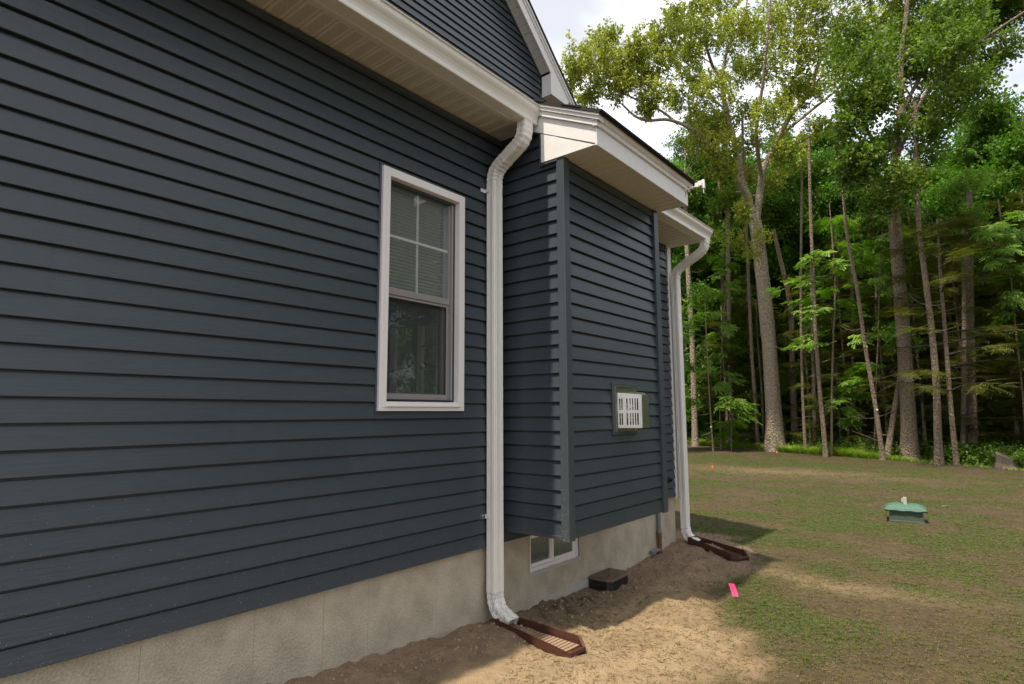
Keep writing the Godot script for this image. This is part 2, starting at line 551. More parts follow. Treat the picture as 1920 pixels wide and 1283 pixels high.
func clap(st: SurfaceTool, u0: float, u1b: float, u1t: float, ya: float, yl: float, yh: float, lift: float, wave: float):
	# one clapboard from u0 to u1, its butt at ya; yl..yh is what is left of it after cutting
	var n := maxi(1, int((u1b - u0) / 0.55))
	var rows := []
	for i in n + 1:
		var t := float(i) / n
		var ub := lerpf(u0, u1b, t)
		var ut := lerpf(u0, u1t, t)
		var j := lift + 0.0007 * clod_noise.get_noise_2d(ub * 0.6, ya * 31.0 + wave)
		var ol := lerpf(BUTT, HEAD, (yl - ya) / C) + j
		var full := yh > ya + C - 0.001
		var yt := yh - 0.0115 if full else yh     # added slot under the next board, set back to deepen the dark shade line
		var oh := lerpf(BUTT, HEAD, (yt - ya) / C) + j
		rows.append([Vector3(ub, yl + 0.004, 0.0), Vector3(ub, yl, ol - 0.0035), Vector3(ub, yl + 0.0008, ol - 0.0008), Vector3(ub, yl + 0.003, ol), Vector3(ut, yt, oh), Vector3(ut, yt + 0.0005, 0.0)])
	for i in n:
		for k in 5:
			quad(st, rows[i][k], rows[i][k + 1], rows[i + 1][k + 1], rows[i + 1][k])
	for e in [rows[0], rows[n]]:
		for k in range(1, 5): tri(st, e[0], e[k], e[k + 1])

# clapboards in the plane of parent (x along, z out) between u0 and u1; cuts are openings; rake = (x, y, slope) of a sloping right end
func siding(parent: Node3D, u0: float, u1: float, y0: float, y1: float, cuts: Array, seam := 0.0, rake := Vector3.ZERO, joined := false):
	var all := begin()
	var n := int(ceil((y1 - y0) / C - 0.02))
	for k in n:
		var ya := y0 + k * C
		var yb := minf(ya + C, y1)
		var ends := [u0, u1]
		for c in cuts:
			if c.position.y < yb and c.end.y > ya: ends.append_array([c.position.x, c.end.x])
		if seam > 0.0:
			var off := fposmod(sin(float(k / 2) * 12.9898) * 43758.5453, 1.0) * seam
			if k / 2 == 8: off = 0.91
			if k / 2 == 9: off = 1.62
			var u := u0 + fposmod(off - u0, seam)
			while u < u1 - 0.3:
				if u > u0 + 0.3: ends.append(u)
				u += seam
		ends.sort()
		for i in ends.size() - 1:
			var a: float = ends[i]
			var b: float = minf(ends[i + 1], u1)
			if b - a < 0.012: continue
			var mid := (a + b) / 2.0
			var spans := [[ya, yb]]
			for c in cuts:
				if mid > c.position.x and mid < c.end.x:
					var next := []
					for s in spans:
						if c.position.y > s[0]: next.append([s[0], minf(s[1], c.position.y)])
						if c.end.y < s[1]: next.append([maxf(s[0], c.end.y), s[1]])
					spans = next
			for s in spans:
				if s[1] - s[0] < 0.006: continue
				var bb := b
				var bt := b
				if rake != Vector3.ZERO:
					bb = minf(b, rake.x - (s[0] - rake.y) / rake.z)
					bt = minf(b, rake.x - (s[1] - rake.y) / rake.z)
					if bt - a < 0.05: continue
				var st := all if joined else begin()
				clap(st, a, bb, bt, ya, s[0], s[1], 0.0040 if i % 2 else 0.0, mid)
				if not joined: part("clapboard", done(st), M.boards[int(fposmod(sin(float(k / 2) * 7.13 + i * 3.7) * 917.3, 4.0))], parent)
	if joined:
		var o := part("clapboard_siding", done(all), M.siding, parent)
		o.set_meta("kind", "stuff")

func strips(called: String, boxes: Array, m: Material, c := 0.002, label := "") -> MeshInstance3D:
	var st := begin()
	for b in boxes: box(st, b[0], b[1], c)
	return hpart(called, done(st), m, label)

func v(x: float, y: float, z: float) -> Vector3:
	return Vector3(x, y, z)

func make_house():
	house = thing("house", "slate blue clapboard house with white trim on a concrete foundation", "house")
	make_walls()
	make_foundation()
	make_main_window()
	make_eaves()
	make_bump_roof()
	make_gable()
	make_room()
	make_downspout("downspout", 3.263, [[0.355, 3.105], [0.355, 3.04], [0.345, 2.985], [0.315, 2.945], [0.27, 2.915], [0.18, 2.862], [0.115, 2.822], [0.075, 2.785], [0.058, 2.735], [0.056, 2.66], [0.056, -0.30], [0.064, -0.365], [0.085, -0.415], [0.125, -0.445], [0.215, -0.485]], [2.626, 0.215], "white fluted downspout beside the window, mud spattered at its foot")
	make_downspout("downspout", 6.52, [[0.455, 2.945], [0.455, 2.89], [0.445, 2.84], [0.415, 2.80], [0.37, 2.77], [0.26, 2.71], [0.17, 2.66], [0.115, 2.62], [0.088, 2.565], [0.085, 2.49], [0.085, -0.33], [0.093, -0.395], [0.115, -0.44], [0.155, -0.465], [0.235, -0.50]], [], "white fluted downspout at the house corner, mud spattered at its foot")
	make_vent()
	make_small_fixtures()

func make_walls():
	# main wall: sheathing with the window and the bump out left open
	var st := begin()
	for r in [[-5.0, -0.001, 2.302, 3.12], [2.302, -0.001, 2.888, 1.036], [2.302, 2.428, 2.888, 3.12], [2.888, -0.001, 3.60, 3.12], [3.60, 2.70, 4.75, 3.12], [3.60, -0.001, 4.75, 0.2], [4.75, -0.001, 6.52, 3.12]]:
		box(st, v(r[0], r[1], -0.16), v(r[2], r[3], -0.012))
	var w := hpart("wall", done(st), M.siding_trim)
	var holder := w
	var casing := Rect2(2.214, 0.950, 0.761, 1.564)
	siding_at(holder, v(0, 0, -0.012), 0.0, -5.0, 6.452, 0.0, 3.075, [casing, Rect2(3.43, 0.13, 1.52, 3.2)], 3.66)
	# bump out: near side, front, far side
	var side := hpart("bump_out_wall", prism_mesh([v2(-0.012, 0.115), v2(0.50, 0.115), v2(0.50, 2.95), v2(-0.012, 3.20)], 0, 3.428, 3.50), M.siding_trim)
	siding_at(side, v(3.428, 0, 0), -PI / 2.0, 0.012, 0.560, 0.1065, 3.15, [Rect2(0.398, 2.776, 0.3, 0.6)])
	var front := hpart("bump_out_wall", box_mesh(v(3.428, 0.115, 0.50), v(4.92, 2.80, 0.569)), M.siding_trim)
	siding_at(front, v(0, 0, 0.569), 0.0, 3.452, 4.868, 0.1065, 2.735, [], 0.0)
	var far := hpart("bump_out_wall", box_mesh(v(4.85, 0.115, -0.012), v(4.92, 2.80, 0.50)), M.siding_trim)
	siding_at(far, v(4.92, 0, 0), PI / 2.0, -0.545, -0.012, 0.1065, 2.80, [], 0.0, true)
	# corner posts of the bump out
	for x in [[3.380, 3.458, 3.395], [4.862, 4.94, 4.925]]:
		var left: bool = x[0] < 4.0
		var sa := begin()
		if left:
			prism(sa, PackedVector2Array([v2(3.384, 0.546), v2(3.384, 0.606), v2(3.387, 0.609), v2(3.458, 0.609), v2(3.458, 0.585), v2(3.408, 0.585), v2(3.408, 0.546)]), 1, 0.082, 2.80)
		else:
			prism(sa, PackedVector2Array([v2(4.948, 0.526), v2(4.948, 0.606), v2(4.945, 0.609), v2(4.862, 0.609), v2(4.862, 0.585), v2(4.924, 0.585), v2(4.924, 0.526)]), 1, 0.082, 2.80)
		hpart("corner_post", done(sa), M.siding_trim)
	# starter trim and the floor under the bump out
	strips("skirt_trim", [[v(3.458, 0.088, 0.57), v(4.862, 0.112, 0.592)], [v(3.392, 0.088, 0.0), v(3.428, 0.112, 0.546)]], M.siding_trim)
	hpart("bump_out_floor", box_mesh(v(3.43, 0.092, -0.012), v(4.92, 0.112, 0.57)), M.siding_trim)
	strips("frieze_trim", [[v(-5.0, 3.058, -0.012), v(3.40, 3.092, 0.022)], [v(3.458, 2.738, 0.57), v(4.862, 2.796, 0.594)], [v(3.458, 2.748, 0.594), v(4.862, 2.766, 0.602)]], M.siding_trim, 0.003)
	# corner board at the far end of the house and the end wall
	strips("corner_board", [[v(6.452, -0.02, -0.012), v(6.545, 2.93, 0.024)]], M.white, 0.003, "white corner board at the end of the house")
	var end := begin()
	for r in [[-9.0, -0.05, -5.06, 3.12], [-5.06, -0.05, -3.70, 0.98], [-5.06, 2.42, -3.70, 3.12], [-3.70, -0.05, -0.16, 3.12]]:
		box(end, v(6.40, r[1], r[0]), v(6.535, r[3], r[2]))
	var ew := hpart("wall", done(end), M.siding_trim)
	siding_at(ew, v(6.535, 0, 0), PI / 2.0, 0.02, 9.0, 0.0, 3.075, [Rect2(3.62, 0.90, 1.52, 1.60)], 0.0, true)
	strips("wall", [[v(-5.0, -0.05, -9.1), v(6.53, 3.12, -9.0)], [v(-5.1, -0.05, -9.1), v(-5.0, 3.12, -0.02)]], M.siding_trim, 0.0)

func v2(x: float, y: float) -> Vector2:
	return Vector2(x, y)

func siding_at(wall: MeshInstance3D, at: Vector3, turn: float, u0: float, u1: float, y0: float, y1: float, cuts: Array, seam := 0.0, joined := false, rake := Vector3.ZERO):
	# clapboards are children of the wall; the plane they lie in is set on each
	var before := wall.get_child_count()
	siding(wall, u0, u1, y0, y1, cuts, seam, rake, joined)
	for i in range(before, wall.get_child_count()):
		var o := wall.get_child(i) as Node3D
		o.transform = Transform3D(Basis(Vector3.UP, turn), at)

func make_foundation():
	var fb := begin()
	for r in [[-5.0, -1.3, 3.755, -0.02], [4.489, -1.3, 6.50, -0.02], [3.755, -1.3, 4.489, -0.318]]:
		box(fb, v(r[0], r[1], -0.30), v(r[2], r[3], -0.062))
	var f := hpart("foundation", done(fb), M.concrete, "grey poured concrete foundation")
	# behind the basement window a black panel stands in for the unlit inside
	var xs := [-5.0, -4.2, -3.2, -2.2, -1.2, -0.3, 0.42, 1.04, 1.542, 1.932, 2.226, 2.771, 3.36, 3.755, 4.489, 5.02, 5.66, 6.49]
	for i in xs.size() - 1:
		var a: float = xs[i]
		var b: float = xs[i + 1]
		var lo := v(a + 0.0004, -1.2, -0.085)
		var hi := v(b - 0.0004, -0.004, -0.022 - 0.0004 * (i % 3))
		if a > 3.7 and a < 4.0: hi.y = -0.318
		part("concrete_panel", box_mesh(lo, hi, 0.0012), M.concrete, f)
	strips("foundation_end", [[v(6.44, -1.3, -9.0), v(6.515, -0.004, -0.03)], [v(-5.0, -1.3, -9.08), v(6.5, -0.004, -8.95)]], M.concrete)
	# mortar smeared round the basement window
	var st := begin()
	var rough := func(a: Vector3, b: Vector3, wide: float, n: int):
		for i in n:
			var t0 := float(i) / n
			var t1 := float(i + 1) / n
			var p: Vector3 = a.lerp(b, t0)
			var q: Vector3 = a.lerp(b, t1)
			var o: Vector3 = (b - a).normalized().cross(Vector3.BACK)
			var w0 := wide * (1.0 + 0.7 * clod_noise.get_noise_2d(t0 * 9.0, a.x * 5.0 + a.y))
			var w1 := wide * (1.0 + 0.7 * clod_noise.get_noise_2d(t1 * 9.0, a.x * 5.0 + a.y))
			quad(st, p - o * 0.006, q - o * 0.006, q + o * w1, p + o * w0)
	rough.call(v(4.489, -0.318, -0.0185), v(3.755, -0.318, -0.0185), 0.020, 34)
	rough.call(v(3.755, -0.33, -0.0187), v(3.755, 0.0, -0.0187), 0.012, 16)
	rough.call(v(4.489, 0.0, -0.0187), v(4.489, -0.335, -0.0187), 0.018, 16)
	part("window_mortar", done(st), M.cement, f)
	# paler concrete laid bare where the soil has sunk
	var edge := [[990, 1140], [1001.7, 1134], [1022, 1125.7], [1036, 1112], [1051, 1117], [1060, 1109], [1068, 1102], [1077, 1097], [1092.6, 1089], [1104, 1086], [1116, 1083], [1135, 1078]]
	var sb := begin()
	for i in edge.size() - 1:
		var p := on_plane_z(edge[i][0], edge[i][1], -0.017)
		var q := on_plane_z(edge[i + 1][0], edge[i + 1][1], -0.017)
		for k in 3:
			var a := p.lerp(q, k / 3.0) + v(0, 0.004 * sin(k * 2.1 + i), 0)
			var b := p.lerp(q, (k + 1) / 3.0) + v(0, 0.004 * sin((k + 1) * 2.1 + i) if k < 2 else 0.004 * sin(float(i + 1)), 0)
			quad(sb, v(a.x, -0.75, a.z), a, b, v(b.x, -0.75, b.z))
			quad(sb, a, a - v(0, 0, 0.01), b - v(0, 0, 0.01), b)
	part("concrete_ledge", done(sb), M.cement, f)
	# basement window: a white slider set back in the wall
	var bw := hpart("basement_window", null, null, "small white sliding window in the concrete foundation")
	var fr := begin()
	for r in [[3.757, -0.316, 3.80, 0.0], [4.444, -0.316, 4.487, 0.0], [3.80, -0.316, 4.444, -0.272], [3.80, -0.03, 4.444, 0.0]]:
		box(fr, v(r[0], r[1], -0.082), v(r[2], r[3], -0.034), 0.003)
	part("frame", done(fr), M.vinyl, bw)
	for s in [[3.80, 4.125, -0.058], [4.095, 4.444, -0.044]]:
		var sf := begin()
		for r in [[s[0], -0.272, s[0] + 0.03, -0.03], [s[1] - 0.034, -0.272, s[1], -0.03], [s[0] + 0.03, -0.272, s[1] - 0.034, -0.245], [s[0] + 0.03, -0.05, s[1] - 0.034, -0.03]]:
			box(sf, v(r[0], r[1], s[2] - 0.013), v(r[2], r[3], s[2]), 0.0015)
		part("sash", done(sf), M.vinyl, bw)
		part("pane", box_mesh(v(s[0] + 0.028, -0.247, s[2] - 0.008), v(s[1] - 0.032, -0.048, s[2] - 0.005)), M.glass, bw)
	part("shade_backing", box_mesh(v(3.74, -0.34, -0.34), v(4.50, 0.02, -0.302)), M.black, bw)  # black slab in place of the basement's darkness

func make_main_window():
	var w := hpart("window", null, null, "white double hung window, blind behind its upper sash, screen below")
	var x0 := 2.226
	var x1 := 2.963
	var y0 := 0.962
	var y1 := 2.502
	var c := 0.057
	# casing of four boards, mitred
	for q in [[v2(x0, y0), v2(x0, y1), v2(x0 + c, y1 - c), v2(x0 + c, y0 + c)], [v2(x1, y1), v2(x1, y0), v2(x1 - c, y0 + c), v2(x1 - c, y1 - c)], [v2(x0, y1), v2(x1, y1), v2(x1 - c, y1 - c), v2(x0 + c, y1 - c)], [v2(x1, y0), v2(x0, y0), v2(x0 + c, y0 + c), v2(x1 - c, y0 + c)]]:
		var st := begin()
		prism(st, PackedVector2Array(q), 2, -0.012, 0.031)
		# a raised inner band gives the casing its step
		var mid := PackedVector2Array([q[0].lerp(q[3], 0.42), q[1].lerp(q[2], 0.42), q[1].lerp(q[2], 0.97), q[0].lerp(q[3], 0.97)])
		prism(st, mid, 2, 0.031, 0.035)
		part("casing", done(st), M.vinyl, w)
	var jc := begin()
	for r in [[x0 - 0.013, y0 - 0.013, x0 - 0.001, y1 + 0.013], [x1 + 0.001, y0 - 0.013, x1 + 0.013, y1 + 0.013], [x0 - 0.001, y1 + 0.001, x1 + 0.001, y1 + 0.013], [x0 - 0.001, y0 - 0.013, x1 + 0.001, y0 - 0.001]]:
		box(jc, v(r[0], r[1], -0.011), v(r[2], r[3], 0.0155), 0.002)
	part("siding_channel", done(jc), M.siding_trim, w)
	part("sill", box_mesh(v(x0 + 0.05, y0 + 0.024, 0.035), v(x1 - 0.05, y0 + 0.038, 0.047), 0.003), M.vinyl, w)
	# tracks of the frame
	var a := x0 + c
	var b := x1 - c
	var lo := y0 + c
	var hi := y1 - c
	var fr := begin()
	for r in [[a, lo, a + 0.014, hi], [b - 0.03, lo, b, hi], [a + 0.014, lo, b - 0.03, lo + 0.014], [a + 0.014, hi - 0.006, b - 0.03, hi]]:
		box(fr, v(r[0], r[1], -0.11), v(r[2], r[3], -0.012), 0.002)
	box(fr, v(b - 0.036, lo, -0.038), v(b - 0.030, hi, -0.032))
	part("frame", done(fr), M.sash, w)
	var rail := 1.722
	var sash := func(called: String, ya: float, yb: float, z: float, wide: float, top: float, bottom: float):
		var st := begin()
		var sa := a + 0.014
		var sb := b - 0.03
		box(st, v(sa, ya, z - 0.03), v(sa + wide, yb, z), 0.003)
		box(st, v(sb - wide, ya, z - 0.03), v(sb, yb, z), 0.003)
		box(st, v(sa + wide, ya, z - 0.03), v(sb - wide, ya + bottom, z), 0.003)
		box(st, v(sa + wide, yb - top, z - 0.03), v(sb - wide, yb, z), 0.003)
		var o := part(called, done(st), M.sash, w)
		part("pane", box_mesh(v(sa + wide - 0.004, ya + bottom - 0.004, z - 0.018), v(sb - wide + 0.004, yb - top + 0.004, z - 0.015)), M.glass, o)
		return o
	var upper = sash.call("upper_sash", rail - 0.022, hi - 0.006, -0.03, 0.010, 0.010, 0.044)
	var ua := a + 0.024
	var ub := b - 0.040
	var my := 2.088
	part("muntin", box_mesh(v((ua + ub) / 2.0 - 0.010, rail + 0.022, -0.056), v((ua + ub) / 2.0 + 0.010, hi - 0.016, -0.050), 0.002), M.muntin, upper)
	part("muntin", box_mesh(v(ua, my - 0.010, -0.0495), v(ub, my + 0.010, -0.044), 0.0015), M.muntin, upper)
	var lower = sash.call("lower_sash", lo + 0.014, rail + 0.02, -0.066, 0.032, 0.035, 0.045)
	part("label_plate", box_mesh(v(a + 0.03, lo + 0.030, -0.0655), v(a + 0.085, lo + 0.048, -0.063), 0.001), M.black, lower)
	# insect screen over the lower half
	var sf := begin()
	var sz := -0.036
	for r in [[a + 0.014, lo + 0.014, a + 0.032, rail - 0.024], [b - 0.052, lo + 0.014, b - 0.036, rail - 0.024], [a + 0.032, lo + 0.014, b - 0.052, lo + 0.052], [a + 0.032, rail - 0.040, b - 0.052, rail - 0.024]]:
		box(sf, v(r[0], r[1], sz - 0.010), v(r[2], r[3], sz), 0.002)
	var scr := part("insect_screen", done(sf), M.sash, w)
	var ms := begin()
	quad(ms, v(a + 0.03, lo + 0.05, sz - 0.006), v(a + 0.03, rail - 0.038, sz - 0.006), v(b - 0.05, rail - 0.038, sz - 0.006), v(b - 0.05, lo + 0.05, sz - 0.006))
	part("mesh_cloth", done(ms), M.screen, scr)
	# venetian blind hung inside
	var bl := hpart("window_blind", null, null, "pale slatted blind drawn to the middle of the window")
	var slat := begin()
	prism(slat, PackedVector2Array([v2(-0.011, -0.004), v2(-0.011, -0.0025), v2(0.0, 0.0022), v2(0.011, 0.0055), v2(0.011, 0.004), v2(0.0, 0.0007)]), 0, 2.31, 2.88)
	var slat_mesh := done(slat)
	var y := hi - 0.02
	while y > rail + 0.02:
		part("slat", slat_mesh, M.blind, bl, v(0, y, -0.135))
		y -= 0.0235
	part("bottom_rail", box_mesh(v(2.31, rail - 0.004, -0.146), v(2.88, rail + 0.012, -0.124), 0.003), M.blind, bl)

func gutter(x0: float, x1: float, z: float, y: float, label: String):
	# K style: back, bottom, small upright, ogee, rolled lip
	var outer := [v2(0.0, 0.128), v2(0.0, 0.0), v2(0.083, 0.0), v2(0.088, 0.002), v2(0.0895, 0.006), v2(0.0895, 0.020), v2(0.087, 0.024), v2(0.0875, 0.036), v2(0.092, 0.052), v2(0.102, 0.070), v2(0.114, 0.084), v2(0.121, 0.096), v2(0.123, 0.108), v2(0.123, 0.124), v2(0.128, 0.128), v2(0.133, 0.128), v2(0.135, 0.131), v2(0.133, 0.134), v2(0.120, 0.134), v2(0.118, 0.130)]
	var pts := PackedVector2Array()
	for p in outer: pts.append(v2(z + p.x, y + p.y))
	var st := begin()
	prism(st, pts, 0, x0, x1, false, false)
	var o := hpart("gutter", done(st), M.gutter, label)
	for x in [x0, x1]:
		var e := begin()
		var cap := pts.slice(0, 15)
		prism(e, cap, 0, x - 0.0015, x + 0.0015)
		# folded rim of the end cap
		for i in cap.size() - 1:
			var a := v(x, cap[i].y, cap[i].x)
			var b := v(x, cap[i + 1].y, cap[i + 1].x)
			var sx: float = 0.004 if x == x1 else -0.004
			quad(e, a, b, b + v(sx, 0, 0), a + v(sx, 0, 0))
		part("end_cap", done(e), M.gutter, o)
	# hidden hangers show as screws at the front
	return o

func soffit_panel(wide: float, z0: float, z1: float, vented: bool) -> ArrayMesh:
	# a panel along z with rolled edges that leave a groove to the next; uv for the holes
	var st := begin()
	var g := 0.010
	var prof := [[0.0, 0.010], [0.002, 0.0095], [g * 0.7, 0.001], [g, 0.0], [wide - g, 0.0], [wide - g * 0.7, 0.001], [wide - 0.002, 0.0095], [wide, 0.010]]
	for i in prof.size() - 1:
		for q in [[i, 0], [i, 1], [i + 1, 1], [i, 0], [i + 1, 1], [i + 1, 0]]:
			st.set_smooth_group(-1)
			st.set_uv(v2(prof[q[0]][0] / 0.1, q[1] * (1.0 if vented else 0.02)))
			st.add_vertex(v(prof[q[0]][0], prof[q[0]][1], z1 if q[1] else z0))
	return done(st)

func make_eaves():
	# near eave
	var so := hpart("soffit", box_mesh(v(-5.0, 3.112, -0.012), v(3.40, 3.12, 0.31)), M.soffit, "vented white soffit under the near eave")
	var panel := soffit_panel(0.1, 0.0, 0.285, true)
	for i in 40:
		part("soffit_panel", panel, M.vented, so, v(3.31 - 0.0996 * (i + 1), 3.100, 0.0))
	part("soffit_panel", box_mesh(v(-5.0, 3.10, 0.0), v(3.31 - 0.0996 * 40, 3.11, 0.285)), M.soffit, so)
	part("soffit_panel", box_mesh(v(3.312, 3.10, 0.0), v(3.40, 3.11, 0.285)), M.soffit, so)
	strips("fascia", [[v(-5.0, 3.088, 0.286), v(3.372, 3.24, 0.309)]], M.white, 0.003)
	strips("soffit_trim", [[v(-5.0, 3.094, 0.262), v(3.36, 3.0995, 0.286)]], M.soffit, 0.001)
	gutter(-5.0, 3.358, 0.3095, 3.090, "white gutter along the near eave")
	# far eave, a little lower
	var sf := hpart("soffit", box_mesh(v(4.95, 2.942, -0.012), v(6.60, 2.95, 0.40)), M.soffit, "plain white soffit at the far corner")
	var plain := soffit_panel(0.1, 0.0, 0.375, false)
	for i in 16: part("soffit_panel", plain, M.soffit, sf, v(6.58 - 0.1 * (i + 1), 2.930, 0.0))
	strips("fascia", [[v(4.95, 2.918, 0.376), v(6.60, 3.07, 0.398)], [v(6.582, 2.93, -0.30), v(6.60, 3.05, 0.376)]], M.white, 0.003)
	gutter(4.96, 6.612, 0.3985, 2.922, "white gutter at the far corner of the house")
	# roof over both, up to the gable wall
	roof_slab("roof", -5.0, 4.99, v2(0.424, 3.229), v2(-1.95, 5.08), 12, "dark grey shingled roof above the eaves")
	roof_slab("roof", 4.99, 6.62, v2(0.515, 3.062), v2(-1.95, 4.98), 12, "")

func roof_slab(called: String, x0: float, x1: float, foot: Vector2, head: Vector2, n: int, label: String):
	# (z, y) from foot to head; n courses of shingles, each lapping the one below
	var st := begin()
	var d := (head - foot)
	var nrm := Vector2(d.y, -d.x).normalized()
	if nrm.y < 0: nrm = -nrm
	prism(st, PackedVector2Array([foot - nrm * 0.004, head - nrm * 0.004, head - nrm * 0.02, foot - nrm * 0.02]), 0, x0, x1)
	var o := hpart(called, done(st), M.shingle, label)
	for i in n:
		var a := foot + d * (float(i) / n) - (d.normalized() * 0.014 if i == 0 else Vector2.ZERO)
		var b := foot + d * (float(i + 1) / n)
		var s2 := begin()
		prism(s2, PackedVector2Array([a - nrm * 0.003, a + nrm * 0.009, b + nrm * 0.001, b - nrm * 0.003]), 0, x0 - 0.006 * (i % 2), x1 + 0.006 * (i % 2))
		part("shingle_course", done(s2), M.shingle, o)

func make_bump_roof():
	var s := -0.485
	var line := func(z: float, y_at: float) -> float: return y_at + s * (z - 0.44)
	# rake on the near side in three layers, then the triangle that closes the eave
	var layers := [["rake_board", 3.015, 3.150, 3.372, 3.40, 0.898], ["rake_moulding", 3.150, 3.190, 3.352, 3.40, 0.915], ["rake_crown", 3.192, 3.232, 3.338, 3.40, 0.938]]
	for l in layers:
		var st := begin()
		var z0 := 0.0
		var z1: float = l[5]
		prism(st, PackedVector2Array([v2(z0, line.call(z0, l[1])), v2(z0, line.call(z0, l[2])), v2(z1, line.call(z1, l[2])), v2(z1, maxf(2.802, line.call(z1, l[1])))]), 0, l[3], l[4])
		if l[0] == "rake_crown":
			prism(st, PackedVector2Array([v2(z0, line.call(z0, l[2] - 0.014)), v2(z0, line.call(z0, l[2])), v2(z1 + 0.006, line.call(z1 + 0.006, l[2])), v2(z1 + 0.006, line.call(z1 + 0.006, l[2] - 0.014))]), 0, l[3] - 0.010, l[3])
		hpart(l[0], done(st), M.white)
		var sr := begin()
		prism(sr, PackedVector2Array([v2(z0, line.call(z0, l[1])), v2(z0, line.call(z0, l[2])), v2(z1, line.call(z1, l[2])), v2(z1, maxf(2.802, line.call(z1, l[1])))]), 0, 8.33 - l[4], 8.33 - l[3])
		hpart(l[0], done(sr), M.white)
	for xr in [[3.3745, 3.405], [4.925, 4.955]]:
		hpart("eave_return", prism_mesh([v2(0.418, 2.797), v2(0.418, line.call(0.418, 3.0125)), v2(0.884, 2.797)], 0, xr[0], xr[1]), M.white, "white triangular board closing the end of the eave" if xr[0] < 4.0 else "")
	# siding coloured channel along the return
	strips("siding_channel", [[v(3.378, 2.775, 0.398), v(3.408, 2.794, 0.555)], [v(3.378, 2.794, 0.398), v(3.408, 3.035, 0.4145)]], M.siding_trim, 0.002)
	# front: fascia, moulding, crown, drip edge
	strips("fascia", [[v(3.3725, 2.790, 0.880), v(4.957, 2.925, 0.900)]], M.white, 0.003, "white fascia board over the bump out")
	hpart("crown_moulding", prism_mesh([v2(0.900, 2.925), v2(0.916, 2.928), v2(0.919, 2.944), v2(0.909, 2.952), v2(0.909, 2.966), v2(0.880, 2.966), v2(0.880, 2.926)], 0, 3.354, 4.976), M.white)
	hpart("crown_moulding", prism_mesh([v2(0.909, 2.9665), v2(0.920, 2.970), v2(0.938, 2.990), v2(0.940, 3.000), v2(0.880, 3.010), v2(0.880, 2.967)], 0, 3.342, 4.988), M.gutter)
	# soffit of narrow boards, running across
	var so := hpart("soffit", box_mesh(v(3.40, 2.812, 0.569), v(4.93, 2.82, 0.88)), M.soffit, "plain white soffit under the bump out eave")
	var plain := soffit_panel(0.0952, 0.595, 0.879, false)
	for i in 16: part("soffit_panel", plain, M.soffit, so, v(3.402 + 0.0955 * i, 2.800, 0.0))
	roof_slab("roof", 3.322, 5.012, v2(0.958, 3.005), v2(0.02, 3.005 + 0.938 * 0.485), 6, "dark shingles on the low roof of the bump out")

